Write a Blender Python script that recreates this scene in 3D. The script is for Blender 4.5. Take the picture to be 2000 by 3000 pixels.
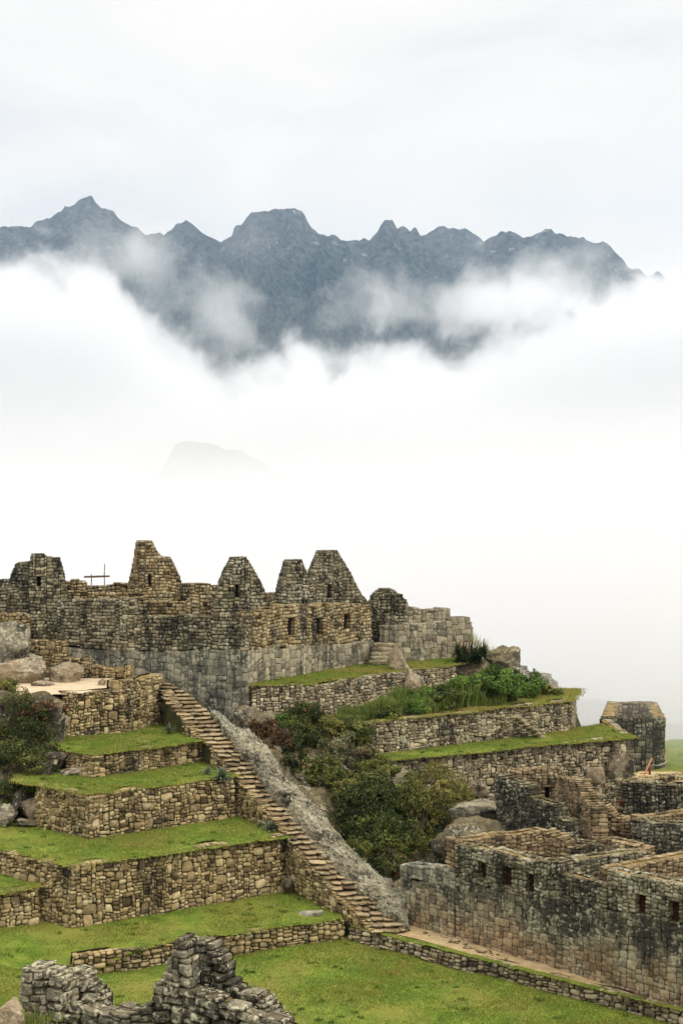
import bpy, math, random
import numpy as np

rng = np.random.default_rng(7)
random.seed(7)
SC = bpy.context.scene
COL = SC.collection
for o in list(bpy.data.objects):
    bpy.data.objects.remove(o)
R = math.radians

# ------------------------------------------------------------ camera
# camera at the origin, looking along +Y; plaza lawn lies 18 m below it
F = 4000.0
cd = bpy.data.cameras.new('camera')
cd.sensor_fit = 'VERTICAL'; cd.sensor_height = 36.0; cd.lens = 48.0
cd.clip_start = 0.5; cd.clip_end = 20000
cam = bpy.data.objects.new('camera', cd); COL.objects.link(cam)
cam.rotation_euler = (R(90), 0, 0)
SC.camera = cam

# ------------------------------------------------------------ world: overcast sky
W = bpy.data.worlds.new('World'); SC.world = W
W.use_nodes = True
nt = W.node_tree; nt.nodes.clear()
def N(t, typ, **kw):
    n = t.nodes.new(typ)
    for k, v in kw.items():
        if k == 'inp':
            for kk, vv in v.items(): n.inputs[kk].default_value = vv
        else: setattr(n, k, v)
    return n
def ramp(t, stops, interp='LINEAR'):
    n = t.nodes.new('ShaderNodeValToRGB'); cr = n.color_ramp; cr.interpolation = interp
    while len(cr.elements) < len(stops): cr.elements.new(0.5)
    for e, (p, c) in zip(cr.elements, stops):
        e.position = p; e.color = (c, c, c, 1) if isinstance(c, (int, float)) else (*c, 1)
    return n
SUN_EL, SUN_AZ = 58, 235      # soft sun behind cloud, high over the right shoulder
out = N(nt, 'ShaderNodeOutputWorld')
bg_sky = N(nt, 'ShaderNodeBackground', inp={'Strength': 0.1})
sky = N(nt, 'ShaderNodeTexSky', sky_type='NISHITA', sun_disc=False)
sky.sun_elevation = R(SUN_EL); sky.sun_rotation = R(140)
bg_cl = N(nt, 'ShaderNodeBackground')
tc = N(nt, 'ShaderNodeTexCoord')
sep = N(nt, 'ShaderNodeSeparateXYZ')
mp = N(nt, 'ShaderNodeMapping', inp={'Scale': (3.0, 3.0, 8.0)})
nz = N(nt, 'ShaderNodeTexNoise', inp={'Scale': 1.6, 'Detail': 5.0, 'Roughness': 0.55, 'Distortion': 0.4})
cr = ramp(nt, [(0.36, (1.09, 1.035, 0.985)), (0.5, (1.20, 1.13, 1.05)), (0.68, (1.30, 1.20, 1.10))])
zr = N(nt, 'ShaderNodeMapRange', inp={'From Min': 0.34, 'From Max': 1.0, 'To Min': 0.97, 'To Max': 2.5})
mixs = N(nt, 'ShaderNodeMixShader', inp={'Fac': 0.95})
L = nt.links.new
L(tc.outputs['Generated'], sep.inputs[0]); L(tc.outputs['Generated'], mp.inputs[0])
L(mp.outputs[0], nz.inputs[0]); L(nz.outputs[0], cr.inputs[0]); L(cr.outputs[0], bg_cl.inputs[0])
L(sep.outputs[2], zr.inputs[0]); L(zr.outputs[0], bg_cl.inputs[1])
L(sky.outputs[0], bg_sky.inputs[0]); L(bg_sky.outputs[0], mixs.inputs[1]); L(bg_cl.outputs[0], mixs.inputs[2])
L(mixs.outputs[0], out.inputs[0])

sl = bpy.data.lights.new('sun', 'SUN'); sl.energy = 1.5; sl.angle = R(10); sl.color = (1.0, 0.92, 0.78)
so = bpy.data.objects.new('sun', sl); COL.objects.link(so)
# light comes from behind-right of the camera, from above
so.rotation_euler = (R(26), R(36), 0)

SC.view_settings.view_transform = 'Standard'; SC.view_settings.look = 'None'
SC.view_settings.exposure = -0.12; SC.view_settings.gamma = 1.0
SC.render.engine = 'CYCLES'
cy = SC.cycles
cy.use_denoising = True
cy.max_bounces = 14; cy.diffuse_bounces = 2; cy.glossy_bounces = 2; cy.volume_bounces = 14
cy.transparent_max_bounces = 8; cy.transmission_bounces = 2
cy.caustics_reflective = False; cy.caustics_refractive = False
cy.use_adaptive_sampling = True; cy.adaptive_threshold = 0.02
cy.volume_step_rate = 1.0; cy.volume_max_steps = 64

# ------------------------------------------------------------ helpers
def P(px, py, D):
    return np.array([(px - 1000) * D / F, D, -(py - 1500) * D / F])
def lvl(px, py, z):
    return P(px, py, -z * F / (py - 1500))

def mesh_np(name, V, FQ, mat=None, attr=None, smooth=False, loc=(0, 0, 0), parent=None, FT=None, mats=None, midx=None):
    """V (n,3), FQ (m,4) quads, FT (k,3) triangles -> one mesh object"""
    V = np.asarray(V, dtype=np.float32) - np.asarray(loc, dtype=np.float32)
    me = bpy.data.meshes.new(name)
    nq = 0 if FQ is None else len(FQ); ntr = 0 if FT is None else len(FT)
    me.vertices.add(len(V)); me.vertices.foreach_set('co', V.ravel())
    idx = []
    if nq: idx.append(np.asarray(FQ, dtype=np.int32).ravel())
    if ntr: idx.append(np.asarray(FT, dtype=np.int32).ravel())
    idx = np.concatenate(idx)
    me.loops.add(len(idx)); me.loops.foreach_set('vertex_index', idx)
    me.polygons.add(nq + ntr)
    st = np.concatenate([np.arange(nq) * 4, nq * 4 + np.arange(ntr) * 3]).astype(np.int32)
    me.polygons.foreach_set('loop_start', st)
    me.polygons.foreach_set('use_smooth', np.full(nq + ntr, smooth))
    for m in (mats or ([mat] if mat else [])): me.materials.append(m)
    if midx is not None: me.polygons.foreach_set('material_index', np.asarray(midx, dtype=np.int32))
    me.update(calc_edges=True)
    if attr:
        for k, a in attr.items():
            at = me.attributes.new(k, 'FLOAT', 'POINT'); at.data.foreach_set('value', np.asarray(a, dtype=np.float32))
    o = bpy.data.objects.new(name, me); COL.objects.link(o)
    if parent is not None:
        o.parent = parent; pl = np.array(parent.location)
        o.location = tuple(np.array(loc) - pl)
    else: o.location = tuple(loc)
    return o

def tag(o, label=None, cat=None, group=None, kind=None):
    if label: o['label'] = label
    if cat: o['category'] = cat
    if group: o['group'] = group
    if kind: o['kind'] = kind
    elif cat: o['kind'] = 'thing'
    return o
def empty(name, loc, label, cat, group=None):
    o = bpy.data.objects.new(name, None); COL.objects.link(o); o.location = tuple(float(a) for a in loc)
    o.empty_display_size = 0.3
    return tag(o, label, cat, group)

# ---- numpy value noise
def _h(ix, iy, iz, s):
    n = (ix * 374761393 + iy * 668265263 + iz * 2147483647 + s * 1274126177) & 0xffffffff
    n = ((n ^ (n >> 13)) * 1274126177) & 0xffffffff
    n = ((n ^ (n >> 16)) * 2246822519) & 0xffffffff
    return ((n ^ (n >> 15)) & 0xffffff) / float(0xffffff) * 2 - 1
def noise3(p, s=0):
    p = np.asarray(p, dtype=np.float64)
    i = np.floor(p).astype(np.int64); f = p - i; u = f * f * (3 - 2 * f)
    r = 0
    for dx in (0, 1):
        for dy in (0, 1):
            for dz in (0, 1):
                w = (u[..., 0] if dx else 1 - u[..., 0]) * (u[..., 1] if dy else 1 - u[..., 1]) * (u[..., 2] if dz else 1 - u[..., 2])
                r = r + w * _h(i[..., 0] + dx, i[..., 1] + dy, i[..., 2] + dz, s)
    return r
def fbm(p, o=4, s=0, gain=0.5, ridged=False):
    a = 1; r = 0; p = np.asarray(p, dtype=np.float64)
    for k in range(o):
        n = noise3(p, s + k * 17)
        if ridged: n = 1 - 2 * np.abs(n)
        r = r + a * n; a *= gain; p = p * 2.03 + 11.3
    return r
def grid_faces(nx, ny, keep=None):
    i = np.arange(nx * ny).reshape(ny, nx)
    q = np.stack([i[:-1, :-1], i[:-1, 1:], i[1:, 1:], i[1:, :-1]], -1).reshape(-1, 4)
    if keep is not None: q = q[keep.ravel()[q].all(1)]
    return q

def principled(name, rough=0.9, spec=0.2):
    m = bpy.data.materials.new(name); m.use_nodes = True
    t = m.node_tree; b = t.nodes['Principled BSDF']
    b.inputs['Roughness'].default_value = rough
    b.inputs['Specular IOR Level'].default_value = spec
    return m, t, b

def math2(t, op, a, b=None, c=None, clamp=False):
    n = N(t, 'ShaderNodeMath', operation=op, use_clamp=clamp)
    for i, x in enumerate((a, b, c)):
        if x is None: continue
        if isinstance(x, (int, float)): n.inputs[i].default_value = x
        else: t.links.new(x, n.inputs[i])
    return n.outputs[0]
# ------------------------------------------------------------ mountains
def mat_mountain():
    m, t, b = principled('mountain_forest_rock', 1.0, 0.0)
    L = t.links.new
    g = N(t, 'ShaderNodeNewGeometry')
    n1 = N(t, 'ShaderNodeTexNoise', inp={'Scale': 0.045, 'Detail': 8.0, 'Roughness': 0.7})
    n2 = N(t, 'ShaderNodeTexNoise', inp={'Scale': 0.006, 'Detail': 6.0, 'Roughness': 0.6})
    L(g.outputs['Position'], n1.inputs[0]); L(g.outputs['Position'], n2.inputs[0])
    c1 = ramp(t, [(0.40, (0.004, 0.010, 0.010)), (0.62, (0.085, 0.105, 0.09))])
    c2 = ramp(t, [(0.4, (0.05, 0.056, 0.06)), (0.70, (0.18, 0.185, 0.19))])
    L(n1.outputs[0], c1.inputs[0]); L(n1.outputs[0], c2.inputs[0])
    sx = N(t, 'ShaderNodeSeparateXYZ'); L(g.outputs['Position'], sx.inputs[0])
    mr = N(t, 'ShaderNodeMapRange', inp={'From Min': 560, 'From Max': 900})
    L(sx.outputs[2], mr.inputs[0])
    ad = N(t, 'ShaderNodeMath', operation='MULTIPLY_ADD', inp={1: 2.2, 2: -1.1}); L(n2.outputs[0], ad.inputs[0])
    a2 = N(t, 'ShaderNodeMath', operation='ADD', use_clamp=True); L(mr.outputs[0], a2.inputs[0]); L(ad.outputs[0], a2.inputs[1])
    mx = N(t, 'ShaderNodeMix', data_type='RGBA'); L(a2.outputs[0], mx.inputs[0]); L(c1.outputs[0], mx.inputs[6]); L(c2.outputs[0], mx.inputs[7])
    # pale cliff patches
    mp = N(t, 'ShaderNodeMapping', inp={'Scale': (1, 1, 0.4)}); L(g.outputs['Position'], mp.inputs[0])
    n3 = N(t, 'ShaderNodeTexNoise', inp={'Scale': 0.03, 'Detail': 3.0}); L(mp.outputs[0], n3.inputs[0])
    r3 = ramp(t, [(0.67, 0.0), (0.72, 0.8)]); L(n3.outputs[0], r3.inputs[0])
    m3 = N(t, 'ShaderNodeMath', operation='MULTIPLY', inp={}); L(r3.outputs[0], m3.inputs[0]); L(mr.outputs[0], m3.inputs[1])
    mx2 = N(t, 'ShaderNodeMix', data_type='RGBA', inp={7: (0.38, 0.38, 0.38, 1)}); L(m3.outputs[0], mx2.inputs[0]); L(mx.outputs[2], mx2.inputs[6])
    L(mx2.outputs[2], b.inputs['Base Color'])
    bn = N(t, 'ShaderNodeTexNoise', inp={'Scale': 0.03, 'Detail': 7.0, 'Roughness': 0.7}); L(g.outputs['Position'], bn.inputs[0])
    bu = N(t, 'ShaderNodeBump', inp={'Strength': 1.0, 'Distance': 16.0}); L(bn.outputs[0], bu.inputs['Height']); L(bu.outputs[0], b.inputs['Normal'])
    return m
M_MOUNT = mat_mountain()
def mountain(name, sky, Dr, x0, x1, y0, y1, step, slope, seed, amp=95, tp=1.0):
    xs = np.arange(x0, x1, step); ys = np.arange(y0, y1, step)
    X, Y = np.meshgrid(xs, ys)
    sx = np.array([(p[0] - 1000) * Dr / F for p in sky]); sz = np.array([(1500 - p[1]) * Dr / F for p in sky])
    h = np.interp(X, sx, sz)
    hs = np.zeros_like(h)                      # smoothed ridge for lower slopes
    for d in (-260, -130, 0, 130, 260): hs += np.interp(X + d, sx, sz) / 5
    yr = Dr + 0
    dy = yr - Y
    t = np.clip(dy / 320, 0, 1)
    base = h * (1 - t) + hs * t
    pp = np.stack([X / 300, Y / 900, X * 0 + seed], -1)
    warp = fbm(pp * 1.7, 3, seed) * 0.5
    rid = fbm(np.stack([X / 330 + warp, Y / 700 + warp * .5, X * 0], -1), 5, seed, 0.55, True)
    fine = fbm(np.stack([X / 60, Y / 60, X * 0], -1), 4, seed + 5, 0.6, True)
    tiny = fbm(np.stack([X / 14, Y / 14, X * 0], -1), 2, seed + 9, 0.6)
    fr = np.clip(dy / 420, 0, 1)
    Z = base - np.where(dy > 0, dy * slope, -dy * 0.9) + (rid - 1.15) * amp * 1.25 * fr + (fine - .6) * 17 * (0.28 + fr * 0.9) + tiny * 4.5
    Z = np.maximum(Z, -500)
    o = mesh_np(name, np.stack([X, Y, Z], -1).reshape(-1, 3), grid_faces(len(xs), len(ys)), M_MOUNT)
    return tag(o, kind='structure')
SKYLINE = [(-900, 760), (-400, 700), (0, 668), (35, 660), (70, 667), (110, 655), (140, 638), (186, 612), (192, 604), (212, 606), (235, 588), (261, 576), (274, 580), (296, 612), (320, 614),
           (350, 640), (400, 668), (432, 690), (460, 681), (495, 678), (512, 660), (542, 652), (556, 655), (580, 677), (610, 693), (644, 712), (680, 697), (688, 668), (712, 655), (735, 624),
           (780, 620), (815, 612), (830, 620), (862, 614), (885, 628), (918, 676), (960, 688), (1010, 706), (1040, 703), (1080, 706), (1105, 675), (1128, 641), (1150, 643), (1163, 672),
           (1180, 666), (1200, 680), (1218, 669), (1235, 700), (1290, 780), (1340, 790), (1390, 740), (1420, 705), (1445, 690), (1465, 674), (1492, 675), (1530, 695), (1555, 693), (1590, 678),
           (1615, 677), (1660, 697), (1680, 695), (1740, 712), (1775, 709), (1795, 735), (1825, 765), (1840, 785), (1860, 784), (1885, 805), (1905, 826), (1950, 850), (2100, 900), (2900, 1000)]
mountain('mountain_ridge', SKYLINE, 4200, -1900, 1900, 3050, 4400, 5.0, 0.62, 3)
mountain('far_mountain_ridge', [(600, 1000), (1180, 760), (1235, 688), (1265, 675), (1295, 661), (1340, 674), (1362, 672), (1400, 695), (1420, 715), (1480, 800), (1860, 830), (1908, 805), (1925, 790), (1945, 810), (1990, 845), (2500, 1100)],
         4700, -500, 1300, 4250, 4900, 7, 0.6, 8, 25)

# small dark spur half lost in the valley cloud
def spur():
    sky = [(-1500, 2600), (-300, 1800), (300, 1440), (470, 1390), (510, 1305), (540, 1292), (600, 1302), (640, 1306), (700, 1318), (740, 1340), (830, 1385), (960, 1430), (1200, 1500), (1900, 1900), (2900, 2600)]
    Dr = 1150; xs = np.arange(-700, 500, 3.5); ys = np.arange(900, 1400, 5.0)
    X, Y = np.meshgrid(xs, ys)
    h = np.interp(X, [(p[0] - 1000) * Dr / F for p in sky], [(1500 - p[1]) * Dr / F for p in sky])
    Z = h - np.abs(Y - Dr) * 0.75 + fbm(np.stack([X / 12, Y / 12, X * 0], -1), 4, 4) * 2.0
    return tag(mesh_np('hill', np.stack([X, Y, Z], -1).reshape(-1, 3), grid_faces(len(xs), len(ys)), M_MOUNT), kind='structure')
spur()

# ------------------------------------------------------------ stone materials
def stone_mat(name, cols, lichen=0.3, lichen_col=(0.42, 0.42, 0.36), stain=0.4, stain_h=None, stain_col=(0.022, 0.022, 0.02), warm=None, warm_h=(0.0, 0.5), moss=0.0, scale=1.0, bump=0.5, smooth_rock=False):
    """cols: colours along the per-stone 'tint'; warm: colour of the stone near the wall foot"""
    m, t, b = principled(name, 0.92, 0.15)
    L = t.links.new
    g = N(t, 'ShaderNodeNewGeometry'); pos = g.outputs['Position']
    ti = N(t, 'ShaderNodeAttribute', attribute_name='tint'); hz = N(t, 'ShaderNodeAttribute', attribute_name='hz')
    WG = (1.02, 1.0, .90)
    cols = [tuple(min(.85, a_ * b_) for a_, b_ in zip(c, WG)) for c in cols]; lichen_col = tuple(a_ * b_ for a_, b_ in zip(lichen_col, (1.05, 1.02, .88)))
    r = ramp(t, [(i / (len(cols) - 1), c) for i, c in enumerate(cols)])
    n0 = N(t, 'ShaderNodeTexNoise', inp={'Scale': 1.4 * scale, 'Detail': 4.0, 'Roughness': 0.6}); L(pos, n0.inputs[0])
    a = math2(t, 'MULTIPLY_ADD', n0.outputs[0], 1.2, -0.6)
    fac = math2(t, 'ADD', ti.outputs['Fac'], a, clamp=True); L(fac, r.inputs[0])
    col = r.outputs[0]
    if warm:
        n5 = N(t, 'ShaderNodeTexNoise', inp={'Scale': 0.55, 'Detail': 3.0}); L(pos, n5.inputs[0])
        mr = N(t, 'ShaderNodeMapRange', interpolation_type='SMOOTHSTEP', inp={'From Min': warm_h[1], 'From Max': warm_h[0], 'To Min': 0, 'To Max': 1})
        L(math2(t, 'MULTIPLY_ADD', math2(t, 'SUBTRACT', n5.outputs[0], 0.5), 1.1, hz.outputs['Fac']), mr.inputs[0])
        wr = ramp(t, [(0, tuple(c * 0.45 for c in warm)), (0.5, tuple(c * .85 for c in warm)), (1, tuple(min(1, c * 1.35) for c in warm))]); L(fac, wr.inputs[0])
        mx = N(t, 'ShaderNodeMix', data_type='RGBA'); L(mr.outputs[0], mx.inputs[0]); L(col, mx.inputs[6]); L(wr.outputs[0], mx.inputs[7]); col = mx.outputs[2]
    # fine mottling
    n1 = N(t, 'ShaderNodeTexNoise', inp={'Scale': 9 * scale, 'Detail': 5.0, 'Roughness': 0.7}); L(pos, n1.inputs[0])
    mr1 = N(t, 'ShaderNodeMapRange', inp={'From Min': 0.3, 'From Max': 0.7, 'To Min': 0.62, 'To Max': 1.32}); L(n1.outputs[0], mr1.inputs[0])
    vm = N(t, 'ShaderNodeVectorMath', operation='SCALE'); L(col, vm.inputs[0]); L(mr1.outputs[0], vm.inputs['Scale']); col = vm.outputs[0]
    if stain > 0:      # black weathering streaks and patches
        mp = N(t, 'ShaderNodeMapping', inp={'Scale': (1, 1, 0.38)}); L(pos, mp.inputs[0])
        n2 = N(t, 'ShaderNodeTexNoise', inp={'Scale': 0.85 * scale, 'Detail': 7.0, 'Roughness': 0.68}); L(mp.outputs[0], n2.inputs[0])
        f = n2.outputs[0]
        if stain_h:
            bp = N(t, 'ShaderNodeMapRange', interpolation_type='SMOOTHSTEP', inp={'From Min': stain_h[0], 'From Max': stain_h[1], 'To Min': -0.16, 'To Max': 0.06}); L(hz.outputs['Fac'], bp.inputs[0])
            f = math2(t, 'ADD', f, bp.outputs[0])
        rr = ramp(t, [(0.60 - stain * 0.25, 0.0), (0.70 - stain * 0.2, 0.9)]); L(f, rr.inputs[0])
        mx = N(t, 'ShaderNodeMix', data_type='RGBA', inp={7: (*stain_col, 1)}); L(rr.outputs[0], mx.inputs[0]); L(col, mx.inputs[6]); col = mx.outputs[2]
    if lichen > 0:
        n3 = N(t, 'ShaderNodeTexNoise', inp={'Scale': 5.5 * scale, 'Detail': 5.0, 'Roughness': 0.65}); L(pos, n3.inputs[0])
        n3b = N(t, 'ShaderNodeTexNoise', inp={'Scale': 0.9, 'Detail': 2.0}); L(pos, n3b.inputs[0])
        f = math2(t, 'MULTIPLY_ADD', n3b.outputs[0], 0.35, math2(t, 'MULTIPLY', n3.outputs[0], 0.8))
        rr = ramp(t, [(0.66 - lichen * 0.12, 0.0), (0.74 - lichen * 0.12, 0.85)]); L(f, rr.inputs[0])
        mx = N(t, 'ShaderNodeMix', data_type='RGBA', inp={7: (*lichen_col, 1)}); L(rr.outputs[0], mx.inputs[0]); L(col, mx.inputs[6]); col = mx.outputs[2]
    # moss and ochre growth on upward faces
    sn = N(t, 'ShaderNodeSeparateXYZ'); L(g.outputs['Normal'], sn.inputs[0])
    if moss > 0:
        n4 = N(t, 'ShaderNodeTexNoise', inp={'Scale': 2.5, 'Detail': 3.0}); L(pos, n4.inputs[0])
        mm = math2(t, 'MULTIPLY', math2(t, 'SUBTRACT', sn.outputs[2], 0.45, clamp=True), math2(t, 'MULTIPLY', n4.outputs[0], moss * 2.4), clamp=True)
        mx = N(t, 'ShaderNodeMix', data_type='RGBA', inp={7: (0.20, 0.15, 0.045, 1)}); L(mm, mx.inputs[0]); L(col, mx.inputs[6]); col = mx.outputs[2]
    L(col, b.inputs['Base Color'])
    bn = N(t, 'ShaderNodeTexNoise', inp={'Scale': 22 * scale, 'Detail': 4.0}); L(pos, bn.inputs[0])
    bu = N(t, 'ShaderNodeBump', inp={'Strength': bump, 'Distance': 0.03}); L(bn.outputs[0], bu.inputs['Height']); L(bu.outputs[0], b.inputs['Normal'])
    return m
def ground_mat(name, cols, scale=2.0, bump=0.4, patch=None, patch_scale=0.5):
    m, t, b = principled(name, 0.95, 0.1); L = t.links.new
    g = N(t, 'ShaderNodeNewGeometry')
    n = N(t, 'ShaderNodeTexNoise', inp={'Scale': scale, 'Detail': 6.0, 'Roughness': 0.65}); L(g.outputs['Position'], n.inputs[0])
    r = ramp(t, [(0.3 + 0.4 * i / (len(cols) - 1), c) for i, c in enumerate(cols)]); L(n.outputs[0], r.inputs[0])
    col = r.outputs[0]
    if patch:
        n2 = N(t, 'ShaderNodeTexNoise', inp={'Scale': patch_scale, 'Detail': 4.0, 'Roughness': 0.6}); L(g.outputs['Position'], n2.inputs[0])
        rr = ramp(t, [(0.42, 0.0), (0.66, 0.85)]); L(n2.outputs[0], rr.inputs[0])
        mx = N(t, 'ShaderNodeMix', data_type='RGBA', inp={7: (*patch, 1)}); L(rr.outputs[0], mx.inputs[0]); L(col, mx.inputs[6]); col = mx.outputs[2]
    L(col, b.inputs['Base Color'])
    bn = N(t, 'ShaderNodeTexNoise', inp={'Scale': 14.0, 'Detail': 3.0}); L(g.outputs['Position'], bn.inputs[0])
    bu = N(t, 'ShaderNodeBump', inp={'Strength': bump, 'Distance': 0.04}); L(bn.outputs[0], bu.inputs['Height']); L(bu.outputs[0], b.inputs['Normal'])
    return m
def leaf_mat(name, cols, transl=0.25, rough=0.6):
    m, t, b = principled(name, rough, 0.25); L = t.links.new
    ti = N(t, 'ShaderNodeAttribute', attribute_name='tint')
    r = ramp(t, [(i / (len(cols) - 1), c) for i, c in enumerate(cols)]); L(ti.outputs['Fac'], r.inputs[0]); L(r.outputs[0], b.inputs['Base Color'])
    if transl:
        tr = N(t, 'ShaderNodeBsdfTranslucent'); L(r.outputs[0], tr.inputs[0])
        mx = N(t, 'ShaderNodeMixShader', inp={'Fac': transl}); L(b.outputs[0], mx.inputs[1]); L(tr.outputs[0], mx.inputs[2])
        L(mx.outputs[0], t.nodes['Material Output'].inputs[0])
    return m
def core_mat():
    m, t, b = principled('earth_and_moss_filling', 1.0, 0.0); L = t.links.new
    g = N(t, 'ShaderNodeNewGeometry'); s = N(t, 'ShaderNodeSeparateXYZ'); L(g.outputs['Normal'], s.inputs[0])
    n = N(t, 'ShaderNodeTexNoise', inp={'Scale': 4.0, 'Detail': 5.0}); L(g.outputs['Position'], n.inputs[0])
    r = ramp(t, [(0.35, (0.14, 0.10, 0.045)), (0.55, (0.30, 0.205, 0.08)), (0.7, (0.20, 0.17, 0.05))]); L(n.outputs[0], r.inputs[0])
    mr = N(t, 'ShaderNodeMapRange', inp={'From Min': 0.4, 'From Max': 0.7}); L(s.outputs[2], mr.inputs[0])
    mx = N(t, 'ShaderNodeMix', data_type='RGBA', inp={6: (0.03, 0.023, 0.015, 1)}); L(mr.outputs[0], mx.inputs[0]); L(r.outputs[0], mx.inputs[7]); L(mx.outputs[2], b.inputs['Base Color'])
    return m

M_CORE = core_mat()
M_TERR = stone_mat('terrace_rubble', [(0.07, 0.052, 0.03), (0.17, 0.13, 0.075), (0.29, 0.225, 0.13), (0.42, 0.325, 0.18), (0.55, 0.46, 0.30)], lichen=0.2, lichen_col=(0.5, 0.46, 0.34), stain=0.25, moss=0.4)
M_TERR_R = stone_mat('terrace_rubble_grey', [(0.06, 0.05, 0.036), (0.16, 0.135, 0.098), (0.27, 0.23, 0.165), (0.39, 0.335, 0.24), (0.54, 0.48, 0.36)], lichen=0.3, stain=0.25, moss=0.5)
M_RUB_L = stone_mat('upper_rubble', [(0.04, 0.038, 0.028), (0.13, 0.118, 0.085), (0.25, 0.225, 0.16), (0.42, 0.385, 0.29)], lichen=0.4, stain=0.5, moss=0.6)
M_RUB_T = stone_mat('upper_rubble_tan', [(0.06, 0.04, 0.022), (0.21, 0.155, 0.085), (0.34, 0.265, 0.155), (0.50, 0.42, 0.28)], lichen=0.35, stain=0.4, moss=0.6)
M_ASH = stone_mat('fitted_grey_blocks', [(0.12, 0.12, 0.10), (0.21, 0.208, 0.175), (0.29, 0.28, 0.235), (0.37, 0.345, 0.275)], lichen=0.3, stain=0.48, stain_col=(0.05, 0.052, 0.048), bump=0.5)
M_ASH_R = stone_mat('fitted_brown_blocks', [(0.13, 0.12, 0.095), (0.24, 0.215, 0.165), (0.34, 0.305, 0.235), (0.44, 0.39, 0.29)], lichen=0.3, stain=0.4, stain_col=(0.045, 0.045, 0.04), bump=0.3)
M_HOUSE = stone_mat('house_rubble', [(0.055, 0.052, 0.042), (0.13, 0.12, 0.09), (0.23, 0.205, 0.15), (0.36, 0.33, 0.26)], lichen=0.5, stain=0.55, moss=0.5)
M_HOUSE_B = stone_mat('house_fitted_blocks', [(0.10, 0.09, 0.07), (0.19, 0.17, 0.13), (0.28, 0.25, 0.185), (0.38, 0.335, 0.245)], lichen=0.36, stain=0.62, stain_col=(0.035, 0.034, 0.03), stain_h=(0.12, 0.6), warm=(0.31, 0.225, 0.135), warm_h=(0.1, 0.5), moss=0.2)
M_DARK = stone_mat('dark_rubble', [(0.03, 0.032, 0.028), (0.07, 0.07, 0.06), (0.13, 0.125, 0.10), (0.27, 0.25, 0.19)], lichen=0.35, stain=0.6, moss=0.5)
M_WARM = stone_mat('warm_inner_rubble', [(0.08, 0.06, 0.038), (0.20, 0.15, 0.095), (0.29, 0.215, 0.135), (0.40, 0.32, 0.215)], lichen=0.1, stain=0.35, moss=0.4)
M_NICHE = stone_mat('unlit_interior_shade', [(0.010, 0.008, 0.006), (0.022, 0.016, 0.011)], lichen=0, stain=0.2)  # near-black colour paints the shade of unlit interiors behind openings
M_NICHE_R = stone_mat('reddish_stone_in_shade', [(0.022, 0.010, 0.007), (0.085, 0.032, 0.02)], lichen=0, stain=0.2)  # reddish stone, its colour darkened to the shade inside the house openings
M_FORE = stone_mat('foreground_granite', [(0.07, 0.065, 0.05), (0.135, 0.125, 0.10), (0.21, 0.195, 0.155), (0.31, 0.29, 0.23)], lichen=0.55, lichen_col=(0.54, 0.52, 0.43), stain=0.55, moss=0.25, scale=1.6, bump=0.9)
M_ROCK = stone_mat('bare_rock', [(0.14, 0.13, 0.10), (0.24, 0.22, 0.175), (0.33, 0.305, 0.25)], lichen=0.6, lichen_col=(0.40, 0.40, 0.35), stain=0.45, moss=0.3, bump=0.9)
M_ROCK_D = stone_mat('dark_rock', [(0.05, 0.045, 0.035), (0.12, 0.105, 0.08), (0.22, 0.19, 0.145)], lichen=0.3, stain=0.6, moss=0.5, bump=0.9)
M_ROCK_P = stone_mat('pinkish_rock', [(0.17, 0.135, 0.095), (0.29, 0.235, 0.17), (0.40, 0.33, 0.25)], lichen=0.35, stain=0.38, bump=0.9)
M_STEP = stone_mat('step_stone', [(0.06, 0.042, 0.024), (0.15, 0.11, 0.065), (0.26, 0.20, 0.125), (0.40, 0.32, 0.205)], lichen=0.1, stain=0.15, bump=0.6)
M_GRASS_G = ground_mat('lawn_soil_and_turf', [(0.06, 0.11, 0.015), (0.125, 0.18, 0.024), (0.21, 0.25, 0.04)], 1.2, 0.6, patch=(0.22, 0.20, 0.045), patch_scale=0.35)
M_GRASS_Y = ground_mat('dry_turf', [(0.10, 0.12, 0.02), (0.20, 0.20, 0.035), (0.28, 0.24, 0.06)], 1.2, 0.6, patch=(0.34, 0.235, 0.08), patch_scale=0.5)
M_PATH = ground_mat('trodden_earth', [(0.31, 0.225, 0.12), (0.43, 0.32, 0.175), (0.52, 0.40, 0.23)], 2.5, 0.25)
M_SAND = ground_mat('pale_sand', [(0.44, 0.35, 0.23), (0.55, 0.44, 0.30), (0.60, 0.50, 0.35)], 2.0, 0.2)
M_EARTH = ground_mat('hillside_earth', [(0.03, 0.03, 0.015), (0.06, 0.06, 0.025), (0.12, 0.10, 0.05)], 1.5, 0.8)
M_BLADE = leaf_mat('grass_blades', [(0.055, 0.10, 0.014), (0.13, 0.195, 0.026), (0.24, 0.28, 0.05), (0.38, 0.29, 0.09)], 0.3)
M_REED = leaf_mat('reed_leaves', [(0.04, 0.075, 0.014), (0.12, 0.17, 0.032), (0.24, 0.29, 0.07), (0.38, 0.36, 0.16)], 0.3)

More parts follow.
